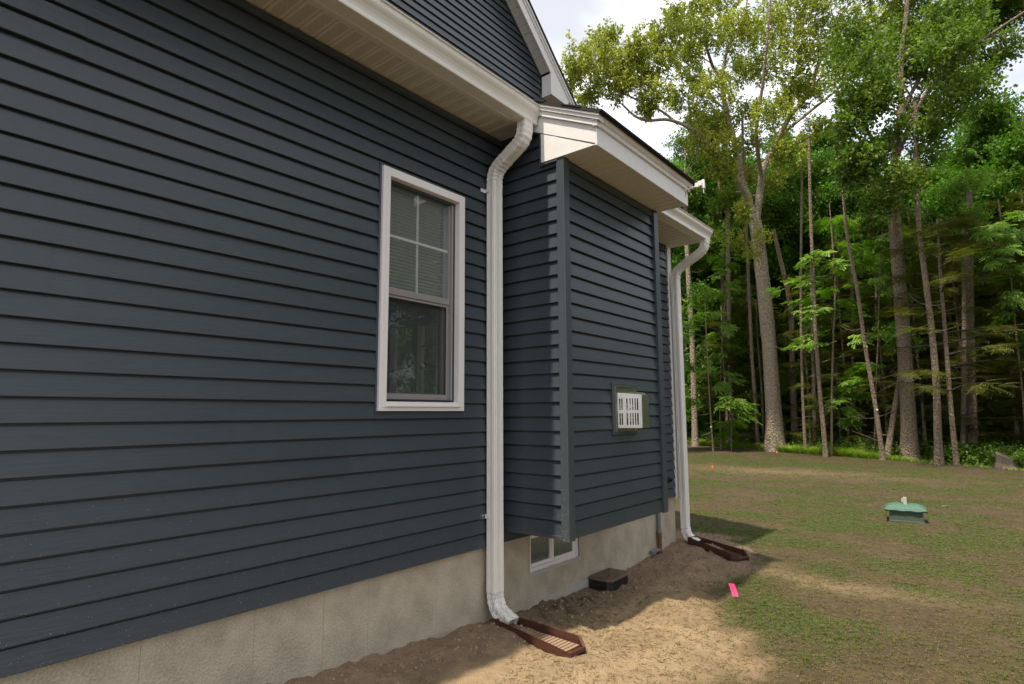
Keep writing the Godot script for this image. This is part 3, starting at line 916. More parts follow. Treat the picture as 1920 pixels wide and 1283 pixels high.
func make_gable():
	var zg := -1.9
	var s := 0.888
	var bottom := func(x: float) -> float: return 5.893 + (6.571 - x) * s
	var peak := 1.4
	# wall: a gable with its ridge at x = peak
	var left := 2.0 * peak - 6.571
	var w := hpart("gable_wall", prism_mesh([v2(left, 4.6), v2(left, bottom.call(6.571)), v2(peak, bottom.call(peak)), v2(6.571, bottom.call(6.571)), v2(6.571, 4.6)], 2, zg - 0.15, zg - 0.012), M.siding_trim, "upper gable wall in slate blue clapboard")
	siding_at(w, v(0, 0, zg - 0.012), 0.0, peak, 6.56, 4.75, bottom.call(peak) - 0.1, [], 0.0, false, v(6.571, 5.86, s))
	strips("corner_board", [[v(6.545, 4.7, zg - 0.012), v(6.578, 5.60, zg + 0.016)]], M.siding_trim, 0.002)
	# sloping channel under the rake soffit
	hpart("siding_channel", prism_mesh([v2(peak, bottom.call(peak) - 0.03), v2(peak, bottom.call(peak)), v2(6.571, bottom.call(6.571)), v2(6.571, bottom.call(6.571) - 0.03)], 2, zg - 0.012, zg + 0.016), M.siding_trim)
	# rake soffit in short panels
	var so := hpart("rake_soffit", prism_mesh([v2(peak, bottom.call(peak) + 0.012), v2(peak, bottom.call(peak) + 0.02), v2(6.571, bottom.call(6.571) + 0.02), v2(6.571, bottom.call(6.571) + 0.012)], 2, zg - 0.01, -1.713), M.soffit, "narrow white soffit under the gable rake")
	var dir := Vector2(1, -s).normalized()
	for i in 58:
		var p := Vector2(6.571, bottom.call(6.571)) - dir * (0.118 * (i + 1))
		var q := p + dir * 0.110
		var st := begin()
		prism(st, PackedVector2Array([p, p + v2(0, 0.010), q + v2(0, 0.010), q]), 2, zg + 0.016, -1.742)
		part("soffit_panel", done(st), M.soffit, so)
	# rake fascia in layers, down to the boxed return
	var f0 := func(x: float) -> float: return 5.875 + (6.571 - x) * s
	var tail := 7.00
	hpart("rake_board", prism_mesh([v2(peak, f0.call(peak)), v2(peak, f0.call(peak) + 0.175), v2(7.085, f0.call(7.085) + 0.175 + 0.09), v2(7.085, 5.675), v2(6.985, 5.538), v2(6.572, 5.545), v2(6.572, f0.call(6.572))], 2, -1.735, -1.712), M.white, "white rake board of the upper gable")
	var g0 := func(x: float) -> float: return f0.call(x) + 0.168
	hpart("rake_moulding", prism_mesh([v2(peak, g0.call(peak)), v2(peak, g0.call(peak) + 0.05), v2(7.10, g0.call(7.10) + 0.05), v2(7.10, g0.call(7.10))], 2, -1.734, -1.698), M.white)
	var h0 := func(x: float) -> float: return f0.call(x) + 0.222
	hpart("rake_crown", prism_mesh([v2(peak, h0.call(peak)), v2(peak, h0.call(peak) + 0.045), v2(7.165, h0.call(7.165) + 0.045), v2(7.165, h0.call(7.165))], 2, -1.734, -1.682), M.gutter)
	# boxed return at the foot of the rake
	hpart("eave_return", prism_mesh([v2(6.5735, 5.546), v2(6.5735, 5.868), v2(7.07, 5.66), v2(6.985, 5.54)], 2, zg + 0.02, -1.7365), M.white, "boxed white return at the foot of the gable rake")
	strips("soffit_trim", [[v(6.60, 5.532, zg + 0.03), v(6.96, 5.538, -1.76)]], M.soffit, 0.001)
	# eave of the main roof behind: gutter end seen past the rake
	var st2 := begin()
	prism(st2, PackedVector2Array([v2(7.09, 5.60), v2(7.16, 5.60), v2(7.20, 5.66), v2(7.215, 5.715), v2(7.09, 5.715)]), 2, -8.6, -1.76)
	hpart("gutter", done(st2), M.gutter, "white gutter end behind the upper gable")
	strips("soffit", [[v(6.56, 5.535, -9.0), v(7.09, 5.545, zg)]], M.soffit, 0.0)
	# roof planes and the body behind the gable
	var rf := func(x: float) -> float: return f0.call(x) + 0.275
	hpart("roof", prism_mesh([v2(peak, rf.call(peak)), v2(peak, rf.call(peak) + 0.03), v2(7.20, rf.call(7.20) + 0.03), v2(7.20, rf.call(7.20))], 2, -9.2, -1.668), M.shingle, "dark shingled main roof above the gable")
	var mir := func(x: float) -> float: return rf.call(2.0 * peak - x)
	hpart("roof", prism_mesh([v2(peak, rf.call(peak)), v2(peak, rf.call(peak) + 0.03), v2(2.0 * peak - 7.2, mir.call(2.0 * peak - 7.2) + 0.03), v2(2.0 * peak - 7.2, mir.call(2.0 * peak - 7.2))], 2, -9.2, -1.668), M.shingle)
	strips("wall", [[v(6.44, 3.0, -9.0), v(6.56, 5.9, zg - 0.15)], [v(left, 3.0, -9.0), v(left + 0.12, 5.9, zg - 0.15)]], M.siding_trim, 0.0)
	hpart("gable_wall", prism_mesh([v2(left, 3.0), v2(left, bottom.call(6.571)), v2(peak, bottom.call(peak)), v2(6.571, bottom.call(6.571)), v2(6.571, 3.0)], 2, -9.1, -9.0), M.siding_trim)

func make_room():
	# the room behind the window, with a pair of windows in its end wall
	strips("ceiling", [[v(-5.0, 2.72, -9.0), v(6.40, 2.80, -0.16)]], M.room, 0.0)
	strips("room_floor", [[v(-5.0, 0.20, -9.0), v(6.40, 0.28, -0.16)]], M.floorboard, 0.0)
	strips("partition", [[v(0.8, 0.28, -9.0), v(0.92, 2.72, -0.16)], [v(0.92, 0.28, -5.9), v(6.40, 2.72, -5.78)]], M.room, 0.0)
	strips("chimney_breast", [[v(3.55, 0.28, -0.30), v(4.80, 2.72, -0.165)]], M.room, 0.0)
	var pair := hpart("end_windows", null, null, "pair of windows in the end wall seen through the room")
	var fr := begin()
	for r in [[-5.06, -5.00], [-4.44, -4.32], [-3.76, -3.70]]:
		box(fr, v(6.385, 0.98, r[0]), v(6.55, 2.42, r[1]), 0.003)
	box(fr, v(6.385, 0.90, -5.12), v(6.56, 0.98, -3.64), 0.003)
	box(fr, v(6.385, 2.42, -5.12), v(6.56, 2.49, -3.64), 0.003)
	part("frame", done(fr), M.sash, pair)
	for q in [[-5.00, -4.44], [-4.32, -3.76]]:
		var sf := begin()
		box(sf, v(6.46, 1.675, q[0]), v(6.49, 1.715, q[1]), 0.002)
		box(sf, v(6.46, 0.98, q[0]), v(6.49, 1.02, q[1]), 0.002)
		box(sf, v(6.46, 2.385, q[0]), v(6.49, 2.42, q[1]), 0.002)
		part("sash", done(sf), M.sash, pair)
		var mz: float = (q[0] + q[1]) / 2.0
		part("muntin", box_mesh(v(6.470, 1.715, mz - 0.008), v(6.478, 2.385, mz + 0.008)), M.sash, pair)
		part("muntin", box_mesh(v(6.470, 2.04, q[0]), v(6.4775, 2.056, q[1])), M.sash, pair)
		part("pane", box_mesh(v(6.481, 1.02, q[0]), v(6.484, 2.385, q[1])), M.glass, pair)

func make_downspout(called: String, x: float, path: Array, straps: Array, label: String):
	# fluted rectangular pipe swept along (z, y); crimped rings in the bends
	var hw := 0.052
	var hd := 0.040
	var prof := []
	var flutes := [0.0, 0.10, 0.14, 0.20, 0.24, 0.30, 0.34, 0.66, 0.70, 0.76, 0.80, 0.86, 0.90, 1.0]
	var dips := [0.0, 0.0, 0.0035, 0.0035, 0.0, 0.0, 0.0035, 0.0035, 0.0, 0.0, 0.0035, 0.0035, 0.0, 0.0]
	for k in 4:
		for i in flutes.size() - 1:
			var t: float = flutes[i] * 2.0 - 1.0
			var dip: float = dips[i]
			var ro := 0.86
			match k:
				0: prof.append(v2(t * hw * (1.0 if i else ro), hd - dip))
				1: prof.append(v2(hw - dip, -t * hd * (1.0 if i else ro)))
				2: prof.append(v2(-t * hw * (1.0 if i else ro), -hd + dip))
				3: prof.append(v2(-hw + dip, t * hd * (1.0 if i else ro)))
	# resample the path; rings closer together in the bends
	var pts := []
	for i in path.size() - 1:
		var a := v(x, path[i][1], path[i][0])
		var b := v(x, path[i + 1][1], path[i + 1][0])
		var n := maxi(1, int(a.distance_to(b) / (0.0155 if a.distance_to(b) < 0.09 else 0.5)))
		for k in n: pts.append([a.lerp(b, float(k) / n), a.distance_to(b) < 0.09])
	var l = path[-1]
	pts.append([v(x, l[1], l[0]), false])
	var st := begin()
	var low := begin()
	var rings := []
	for i in pts.size():
		var t: Vector3 = (pts[mini(i + 2, pts.size() - 1)][0] - pts[maxi(i - 2, 0)][0]).normalized()
		var n := t.cross(Vector3.RIGHT)
		var k := 1.0
		if pts[i][1]: k = 1.0 + (0.045 if i % 2 else -0.050)
		var ring := []
		for p in prof: ring.append(pts[i][0] + Vector3.RIGHT * p.x * (1.0 if not pts[i][1] else lerpf(1.0, k, 0.5)) + n * p.y * k)
		rings.append(ring)
	for i in rings.size() - 1:
		var foot: bool = pts[i][0].y < -0.25
		for k in prof.size():
			var k2 := (k + 1) % prof.size()
			quad(low if foot else st, rings[i][k], rings[i][k2], rings[i + 1][k2], rings[i + 1][k])
	var o := hpart(called, done(st), M.gutter, label)
	part("elbow", done(low), M.splashed, o, Vector3.ZERO, "mud spattered outlet elbow")
	for y in straps:
		var s := begin()
		box(s, v(x - 0.105, y - 0.014, 0.006), v(x - 0.050, y + 0.014, 0.011), 0.002)
		box(s, v(x - 0.060, y - 0.014, 0.006), v(x - 0.054, y + 0.014, 0.05), 0.001)
		part("strap", done(s), M.gutter, o)
		part("screw", box_mesh(v(x - 0.088, y - 0.005, 0.011), v(x - 0.078, y + 0.005, 0.015), 0.002), M.steel, o)

func make_vent():
	var vent := hpart("fireplace_vent", null, null, "stainless slotted fireplace vent cap on the bump out")
	part("mounting_block", box_mesh(v(4.030, 0.770, 0.575), v(4.440, 1.176, 0.604), 0.004), M.siding_trim, vent)
	var fl := begin()
	box(fl, v(4.055, 0.798, 0.604), v(4.415, 1.152, 0.608), 0.001)
	box(fl, v(4.055, 1.146, 0.608), v(4.415, 1.150, 0.640))
	box(fl, v(4.055, 0.798, 0.608), v(4.059, 1.146, 0.618))
	part("flange", done(fl), M.steel, vent)
	# trapezoid cage: slotted sides, plain front, louvred top
	var a := [v2(4.085, 0.612), v2(4.168, 0.775)]
	var c := [v2(4.285, 0.775), v2(4.385, 0.612)]
	var y0 := 0.828
	var y1 := 1.080
	for s in [a, c]:
		var st := begin()
		var cuts := [0.0, 0.06, 0.12, 0.15, 0.21, 0.36, 0.42, 0.50, 0.545, 0.605, 0.65, 0.71, 0.755, 0.80, 0.86, 1.0]
		for i in range(0, cuts.size() - 1):
			var p: Vector2 = s[0].lerp(s[1], cuts[i])
			var q: Vector2 = s[0].lerp(s[1], cuts[i + 1])
			var bands := [[y0, y1]] if i % 2 == 0 else [[y0, y0 + 0.022], [(y0 + y1) / 2.0 - 0.014, (y0 + y1) / 2.0 + 0.010], [y1 - 0.026, y1]]
			for b in bands:
				quad(st, v(p.x, b[0], p.y), v(p.x, b[1], p.y), v(q.x, b[1], q.y), v(q.x, b[0], q.y))
		part("slotted_side", done(st), M.steel, vent)
	part("front_plate", box_mesh(v(4.168, y0, 0.7735), v(4.285, y1, 0.7765), 0.001), M.steel, vent)
	var tp := begin()
	for t in [0.02, 0.30, 0.58, 0.90]:
		var z := lerpf(0.612, 0.772, t)
		var xl := lerpf(4.085, 4.168, t)
		var xr := lerpf(4.385, 4.285, t)
		quad(tp, v(xl, y1, z), v(xl, y1 + 0.022, z - 0.02), v(xr, y1 + 0.022, z - 0.02), v(xr, y1, z))
	quad(tp, v(4.085, y1, 0.612), v(4.085, y1 + 0.02, 0.612), v(4.168, y1 + 0.003, 0.775), v(4.168, y1, 0.775))
	part("louvre", done(tp), M.steel, vent)
	part("bottom_plate", prism_mesh([a[0], a[1], c[0], c[1]], 1, y0 - 0.002, y0), M.steel, vent)
	part("duct", prism_mesh(circle(4.235, 0.95, 0.075, 16), 2, 0.604, 0.70), M.steel, vent)
	for p in [v2(4.068, 0.812), v2(4.068, 0.86), v2(4.068, 1.04), v2(4.345, 0.806), v2(4.395, 0.86)]:
		part("screw", prism_mesh(circle(p.x, p.y, 0.0055, 8), 2, 0.608, 0.613), M.steel, vent)

func circle(cx: float, cy: float, r: float, n: int) -> Array:
	var out := []
	for k in n: out.append(v2(cx + r * cos(TAU * k / n), cy + r * sin(TAU * k / n)))
	return out

func make_small_fixtures():
	# conduit down the foundation
	var cp := begin()
	tube(cp, [v(6.0, 0.09, 0.012), v(6.0, -0.33, 0.012)], [0.021, 0.021], 12)
	var co := hpart("conduit", done(cp, false), M.pvc, "grey conduit running down the foundation, rusty at its foot")
	var rp := begin()
	tube(rp, [v(6.0, -0.33, 0.012), v(6.0, -0.42, 0.013), v(6.01, -0.66, 0.016)], [0.027, 0.023, 0.023], 12, true, 0.15)
	part("rusty_foot", done(rp, false), M.rust, co)
	part("coupling", prism_mesh(circle(6.0, 0.012, 0.026, 12), 1, -0.34, -0.30), M.pvc, co)
	part("bracket", box_mesh(v(5.80, -0.515, -0.02), v(5.99, -0.487, 0.03), 0.004), M.pvc, co)
	# tap stub in the siding past the bump out
	var tp := hpart("wall_cap", prism_mesh(circle(6.282, 0.195, 0.032, 14), 2, -0.01, 0.028), M.black, "small round dark cap in the siding past the bump out")
	part("knob", prism_mesh(circle(6.282, 0.195, 0.014, 10), 2, 0.028, 0.055), M.plastic_black, tp)
	# mud specks that rain threw on the lowest boards
	var sp := begin()
	var r := RandomNumberGenerator.new()
	r.seed = 77
	var disc := func(o: Vector3, e1: Vector3, e2: Vector3, s: float):
		var p := []
		for k in 5: p.append(o + (e1 * cos(TAU * k / 5.0) + e2 * sin(TAU * k / 5.0)) * s * r.randf_range(0.6, 1.1))
		for k in range(1, 4): tri(sp, p[0], p[k], p[k + 1])
	for i in 900:
		var h: float = pow(r.randf(), 1.8) * 0.75
		var x := r.randf_range(0.2, 3.2)
		var o := BUTT - 0.0105 - (BUTT - HEAD) * fposmod(h + 0.004, C) / C
		disc.call(v(x, h + 0.004, o), Vector3.RIGHT, Vector3.UP, r.randf_range(0.0008, 0.0024))
	for i in 260:
		var h: float = 0.11 + pow(r.randf(), 1.7) * 0.5
		var f: float = fposmod(h + 0.004 - 0.1065, C) / C
		var z := 0.03 + 0.49 * r.randf()
		disc.call(v(3.428 - BUTT - 0.0015 + (BUTT - HEAD) * f, h + 0.004, z), Vector3.BACK, Vector3.UP, r.randf_range(0.0008, 0.0026))
	for i in 70:
		var h: float = 0.085 + pow(r.randf(), 1.7) * 0.35
		disc.call(v(3.3825, h, r.randf_range(0.55, 0.603)), Vector3.BACK, Vector3.UP, r.randf_range(0.001, 0.003))
	for i in 180:
		var h: float = 0.11 + pow(r.randf(), 2.0) * 0.4
		var f: float = fposmod(h + 0.004 - 0.1065, C) / C
		disc.call(v(r.randf_range(3.46, 4.85), h + 0.004, 0.569 + BUTT + 0.0015 - (BUTT - HEAD) * f), Vector3.RIGHT, Vector3.UP, r.randf_range(0.0007, 0.002))
	var o2 := hpart("mud_specks", done(sp), M.speck)
	o2.set_meta("kind", "stuff")

# ---------------------------------------------------------------- things in the yard
func ground_at(x: float, z: float) -> Vector3:
	return Vector3(x, ground_y(x, z), z)

func splash_block(back: Vector2, front: Vector2, label: String, sandy: bool):
	# back and front are (x, z) of the ends; it lies along the slope of the soil
	var a := ground_at(back.x, back.y)
	var b := ground_at(front.x, front.y)
	var o := thing("splash_block", label, "splash block", a + Vector3(0, 0.004, 0), "splash blocks under the downspouts")
	var fwd := (b - a).normalized()
	var side := Vector3.UP.cross(fwd).normalized()
	o.basis = Basis(side, fwd.cross(side), fwd)
	var len_ := a.distance_to(b)
	var out := [v2(-0.070, 0.0), v2(-0.122, len_ - 0.07), v2(-0.075, len_), v2(0.075, len_), v2(0.122, len_ - 0.07), v2(0.070, 0.0)]
	var st := begin()
	prism(st, PackedVector2Array(out), 1, -0.02, 0.010)
	part("base", done(st), M.brown, o)
	var rim := begin()
	for i in out.size():
		var p: Vector2 = out[i]
		var q: Vector2 = out[(i + 1) % out.size()]
		var c := v2(0, len_ * 0.5)
		var hp := 0.062 if p.y < len_ * 0.9 else 0.040
		var hq := 0.062 if q.y < len_ * 0.9 else 0.040
		if i == 2: hp = 0.030; hq = 0.030
		if i == 1: hq = 0.030
		if i == 3: hp = 0.030
		var pi := p + (c - p).normalized() * 0.020
		var qi := q + (c - q).normalized() * 0.020
		var P := [v(p.x, -0.015, p.y), v(q.x, -0.015, q.y), v(q.x, hq, q.y), v(p.x, hp, p.y)]
		var Q := [v(pi.x, 0.0, pi.y), v(qi.x, 0.0, qi.y), v(qi.x, hq - 0.002, qi.y), v(pi.x, hp - 0.002, pi.y)]
		quad(rim, P[0], P[1], P[2], P[3]); quad(rim, Q[3], Q[2], Q[1], Q[0])
		quad(rim, P[3], P[2], Q[2], Q[3])
	part("rim", done(rim), M.brown, o)
	if sandy:
		part("sand_fill", prism_mesh([v2(-0.056, 0.04), v2(-0.098, len_ - 0.065), v2(0.098, len_ - 0.065), v2(0.056, 0.04)], 1, 0.0, 0.0155), M.sand, o)
	var n := int(len_ / 0.030)
	for i in range(1, n - 1):
		var z := 0.03 * i + 0.02
		var w := lerpf(0.054, 0.100, z / len_)
		part("rib", box_mesh(v(-w, 0.008, z), v(w, 0.0172, z + 0.008), 0.002), M.brown, o)

func make_yard_things():
	splash_block(v2(3.262, 0.12), v2(3.215, 0.775), "red brown plastic splash block filled with sand under the near downspout", true)
	splash_block(v2(6.50, 0.16), v2(6.28, 0.80), "dark brown plastic splash block at the house corner downspout", false)
	# drain box by the foundation
	var g := ground_at(4.78, 0.12)
	var d := thing("drain_box", "black plastic drain box with a soil covered lid against the foundation", "drain box", v(4.78, g.y - 0.015, 0.10))
	part("ring", prism_mesh([v2(-0.17, -0.10), v2(-0.17, 0.09), v2(-0.12, 0.125), v2(0.15, 0.115), v2(0.18, 0.07), v2(0.18, -0.10)], 1, -0.05, 0.025), M.pvc, d)
	part("body", prism_mesh([v2(-0.175, -0.105), v2(-0.18, 0.07), v2(-0.14, 0.115), v2(0.14, 0.105), v2(0.18, 0.06), v2(0.18, -0.105)], 1, 0.025, 0.108), M.plastic_black, d)
	var lid := begin()
	var outl := [v2(-0.185, -0.11), v2(-0.19, 0.075), v2(-0.145, 0.122), v2(0.145, 0.112), v2(0.19, 0.065), v2(0.19, -0.11)]
	for i in 6:
		var a: Vector2 = outl[i]
		var b: Vector2 = outl[(i + 1) % 6]
		quad(lid, v(a.x, 0.108, a.y), v(a.x * 0.95, 0.128, a.y * 0.95), v(b.x * 0.95, 0.128, b.y * 0.95), v(b.x, 0.108, b.y))
		for k in 6:
			var p := a.lerp(b, k / 6.0) * 0.95
			var q := a.lerp(b, (k + 1) / 6.0) * 0.95
			var bumpy := func(w: Vector2) -> Vector3: return v(w.x, 0.128 + 0.016 * clod_noise.get_noise_2d(w.x * 9.0, w.y * 9.0), w.y)
			var last := v(0, 0.140, 0)
			quad(lid, v(p.x, 0.128, p.y), bumpy.call(p * 0.6) + v(0, 0.008, 0), bumpy.call(q * 0.6) + v(0, 0.008, 0), v(q.x, 0.128, q.y))
			tri(lid, bumpy.call(p * 0.6) + v(0, 0.008, 0), last, bumpy.call(q * 0.6) + v(0, 0.008, 0))
	part("lid", done(lid), M.soil, d)
	part("outlet", prism_mesh(circle(0.0, 0.0, 0.030, 10), 2, 0.10, 0.122), M.black, d).position = v(0.11, 0.070, -0.012)
	# marking flags
	var fb := ground_at(4.515, 1.354)
	var f := thing("marking_flag", "bright pink marking flag leaning on a thin wire in the grass", "flag", fb)
	f.scale = Vector3.ONE * 0.88
	var wr := begin()
	tube(wr, [v(0, -0.05, 0.004), v(0, 0.06, -0.012), v(0.004, 0.16, -0.040), v(0, 0.25, -0.062), v(0, 0.318, -0.088)], [0.0016, 0.0016, 0.0016, 0.0016, 0.0014], 6)
	part("wire", done(wr, false), M.wire, f)
	var fl := begin()
	for k in 6:
		var t0 := k / 6.0
		var t1 := (k + 1) / 6.0
		var e := func(t: float, s: float) -> Vector3: return v(s * 0.010 + 0.006 * sin(t * 3.0), 0.228 + 0.098 * t, -0.056 - 0.030 * t + s * 0.020)
		quad(fl, e.call(t0, -1), e.call(t1, -1), e.call(t1, 1), e.call(t0, 1))
		quad(fl, e.call(t0, -1) + v(0.002, 0, 0), e.call(t0, 1) + v(0.002, 0, 0), e.call(t1, 1) + v(0.002, 0, 0), e.call(t1, -1) + v(0.002, 0, 0))
	part("pennant", done(fl), M.pink, f)
	for q in [[15.83, -3.07, "tiny orange marking flag far out on the lawn"], [23.0, -3.35, "tiny orange marking flag at the foot of the largest tree"]]:
		var p := ground_at(q[0], q[1])
		var s := thing("marking_flag", q[2], "flag", p)
		var w2 := begin()
		tube(w2, [v(0, -0.03, 0), v(0, 0.15, 0)], [0.002, 0.002], 5)
		part("wire", done(w2, false), M.wire, s)
		part("pennant", box_mesh(v(-0.003, 0.07, -0.022), v(0.003, 0.15, 0.022), 0.001), M.orange, s)
	make_green_box()
	make_stump()
	make_sensor()
	# scrap of white litter on the lawn
	var lp := ground_at(12.2, 2.15)
	var li := begin()
	quad(li, v(-0.05, 0.012, -0.05), v(-0.02, 0.03, 0.06), v(0.05, 0.02, 0.05), v(0.04, 0.008, -0.04))
	var lo := part("litter_scrap", done(li), M.white, self, lp)
	tag(lo, "scrap of white litter on the lawn past the green box", "litter")

func make_green_box():
	var p := ground_at(10.26, 1.80)
	var o := thing("utility_box", "low green utility box with a domed lid standing on the lawn", "utility box", p)
	o.rotation.y = 0.12
	var st := begin()
	# ribbed sides, slightly flared to the foot
	var ring := func(y: float, s: float) -> Array: return [v(-0.15 * s, y, -0.205 * s), v(0.15 * s, y, -0.205 * s), v(0.15 * s, y, 0.205 * s), v(-0.15 * s, y, 0.205 * s)]
	var ys := [[-0.08, 1.04], [0.02, 1.02], [0.025, 1.0], [0.085, 0.99], [0.09, 0.975], [0.165, 0.97]]
	for i in ys.size() - 1:
		var a = ring.call(ys[i][0], ys[i][1])
		var b = ring.call(ys[i + 1][0], ys[i + 1][1])
		for k in 4: quad(st, a[k], b[k], b[(k + 1) % 4], a[(k + 1) % 4])
	part("body", done(st), M.green_box, o)
	# lid: a cushion drawn out to points at the corners
	var ld := begin()
	var n := 20
	var pt := func(i: int, j: int) -> Vector3:
		var u := float(i) / n * 2.0 - 1.0
		var w := float(j) / n * 2.0 - 1.0
		var edge := maxf(absf(u), absf(w))
		var h := 0.085 * pow(1.0 - pow(edge, 3.2), 0.75)
		h *= 1.0 - 0.18 * exp(-pow(w / 0.25, 2.0)) * (1.0 - 0.5 * edge)
		var flare := 1.0 + 0.05 * pow(absf(u * w), 2.0)
		var wavy := 0.004 * sin(w * 9.0) * smoothstep(0.75, 1.0, absf(u)) + 0.012 * pow(absf(w), 4.0) * smoothstep(0.8, 1.0, edge)
		return v(u * 0.185 * flare, 0.168 + h + wavy * edge, w * 0.248 * flare)
	for i in n:
		for j in n: quad(ld, pt.call(i, j), pt.call(i, j + 1), pt.call(i + 1, j + 1), pt.call(i + 1, j))
	for i in n:
		for q in [[[i, 0], [i + 1, 0]], [[i, n], [i + 1, n]], [[0, i], [0, i + 1]], [[n, i], [n, i + 1]]]:
			var a: Vector3 = pt.call(q[0][0], q[0][1])
			var b: Vector3 = pt.call(q[1][0], q[1][1])
			quad(ld, a, b, b - v(b.x * 0.06, 0.022, b.z * 0.04), a - v(a.x * 0.06, 0.022, a.z * 0.04))
	part("lid", done(ld), M.green_lid, o)
	var tg := begin()
	box(tg, v(-0.010, 0.232, -0.022), v(0.010, 0.338, 0.024), 0.005)
	box(tg, v(-0.006, 0.262, -0.042), v(0.012, 0.315, -0.022), 0.004)
	box(tg, v(-0.02, 0.222, -0.030), v(0.02, 0.240, 0.040), 0.004)
	part("handle", done(tg), M.cement, o, Vector3.ZERO, "weathered white handle on the lid")

func make_stump():
	var p := ground_at(21.1, 3.06)
	var o := thing("tree_stump", "weathered grey cut stump at the edge of the wood", "stump", p)
	var st := begin()
	var n := 28
	var R := func(k: int, t: float) -> Vector3:
		var a := TAU * k / n
		var r := lerpf(0.27, 0.215, smoothstep(0.0, 0.5, t)) * (1.0 + 0.10 * sin(a * 5.0 + 0.6) + 0.05 * sin(a * 11.0))
		return v(cos(a) * r * 0.9, t * (0.34 - 0.10 * sin(a - 0.3)), sin(a) * r)
	for i in 5:
		for k in n: quad(st, R.call(k, i / 5.0), R.call(k, (i + 1) / 5.0), R.call((k + 1) % n, (i + 1) / 5.0), R.call((k + 1) % n, i / 5.0))
	part("trunk", done(st), M.cut_wood, o)
	var tp := begin()
	for k in n: tri(tp, R.call(k, 1.0), v(0, 0.33, 0), R.call((k + 1) % n, 1.0))
	part("cut_top", done(tp), M.cut_wood, o)
	for k in 3:
		var cr := begin()
		var a := 2.6 + 0.35 * k
		tube(cr, [v(cos(a) * 0.24, 0.02, sin(a) * 0.27), v(cos(a) * 0.34, 0.0, sin(a) * 0.36), v(cos(a) * 0.46, -0.06, sin(a) * 0.5)], [0.07, 0.045, 0.02], 7)
		part("root", done(cr, false), M.cut_wood, o)

func make_sensor():
	var at := v(4.90, 2.925 + B, 0.9005)
	var o := thing("weather_sensor", "white outdoor sensor on a short arm at the end of the bump out fascia", "sensor", at)
	o.scale = Vector3.ONE * 0.82
	var st := begin()
	box(st, v(-0.02, -0.02, 0.0), v(0.02, 0.02, 0.008), 0.002)
	part("foot", done(st), M.white, o)
	var ar := begin()
	tube(ar, [v(0, 0, 0.004), v(0.01, 0.006, 0.05), v(0.03, 0.022, 0.085), v(0.05, 0.03, 0.11)], [0.008, 0.008, 0.008, 0.009], 8)
	part("arm", done(ar, false), M.white, o)
	var hd := begin()
	box(hd, v(0.035, 0.015, 0.095), v(0.075, 0.065, 0.135), 0.004)
	box(hd, v(0.055, 0.03, 0.120), v(0.10, 0.085, 0.165), 0.004)
	box(hd, v(0.085, 0.005, 0.150), v(0.118, 0.105, 0.182), 0.005)
	part("housing", done(hd), M.white, o)
	var pr := begin()
	tube(pr, [v(0.10, 0.008, 0.166), v(0.10, -0.045, 0.166)], [0.006, 0.005], 8)
	part("probe", done(pr, false), M.white, o)
	var wi := begin()
	tube(wi, [v(-0.005, -0.01, 0.006), v(-0.012, -0.05, 0.010), v(0.0, -0.085, 0.006)], [0.0025, 0.0025, 0.0025], 6)
	part("cable", done(wi, false), M.wire, o)

# ---------------------------------------------------------------- wood
func leaf(st: SurfaceTool, p: Vector3, dir: Vector3, n: Vector3, len_: float, wide: float):
	var side := dir.cross(n).normalized() * wide * 0.5
	var nn := side.cross(dir).normalized()
	var mid := p + dir * len_ * 0.45
	var a := mid + side + nn * wide * 0.18
	var b := mid - side + nn * wide * 0.18
	var tip := p + dir * len_ - nn * len_ * 0.10
	for q in [[p, tip, a], [p, b, tip]]:
		for w in q:
			st.set_normal(nn)
			st.add_vertex(w)

func rand_dir(r: RandomNumberGenerator) -> Vector3:
	var z := r.randf_range(-1, 1)
	var a := r.randf_range(0, TAU)
	return Vector3(sqrt(1 - z * z) * cos(a), z, sqrt(1 - z * z) * sin(a))

func leaf_cluster(seed_: int, n: int, radius: float, len_: float, wide: float, flat: float) -> ArrayMesh:
	var r := RandomNumberGenerator.new()
	r.seed = seed_
	var st := begin()
	var k := 0
	while k < n:
		# a short twig with leaves along it
		var d := rand_dir(r)
		d.y *= flat
		d = d.normalized()
		var m := r.randi_range(4, 7)
		for i in m:
			var p := d * radius * (0.25 + 0.75 * float(i) / m) + rand_dir(r) * radius * 0.10
			var out := (d * 0.6 + rand_dir(r) + Vector3(0, -0.25, 0)).normalized()
			var nn := (Vector3.UP * 0.7 + rand_dir(r)).normalized()
			if absf(nn.dot(out)) > 0.9: nn = Vector3(0.3, 0.2, 0.9).normalized()
			leaf(st, p, out, nn, len_ * r.randf_range(0.7, 1.2), wide * r.randf_range(0.75, 1.2))
			k += 1
	return st.commit()

func beech_spray(seed_: int) -> ArrayMesh:
	# a flat layered spray of small leaves along a zigzag twig, lying along +x
	var r := RandomNumberGenerator.new()
	r.seed = seed_
	var st := begin()
	for b in 3:
		var turn := (b - 1) * 0.55
		var d := Vector3(cos(turn), -0.08, sin(turn)).normalized()
		var L := 0.50 - 0.14 * absf(b - 1.0)
		var i := 0
		var t := 0.06
		while t < L:
			var s := 1.0 if i % 2 else -1.0
			var p := d * t + Vector3(0, -0.10 * t * t, 0)
			var out := (d + Vector3(-d.z, 0, d.x) * s * 1.1 + Vector3(0, r.randf_range(-0.35, 0.1), 0)).normalized()
			leaf(st, p, out, (Vector3.UP + rand_dir(r) * 0.35).normalized(), 0.085 * r.randf_range(0.8, 1.2), 0.052)
			t += 0.034
			i += 1
	return st.commit()

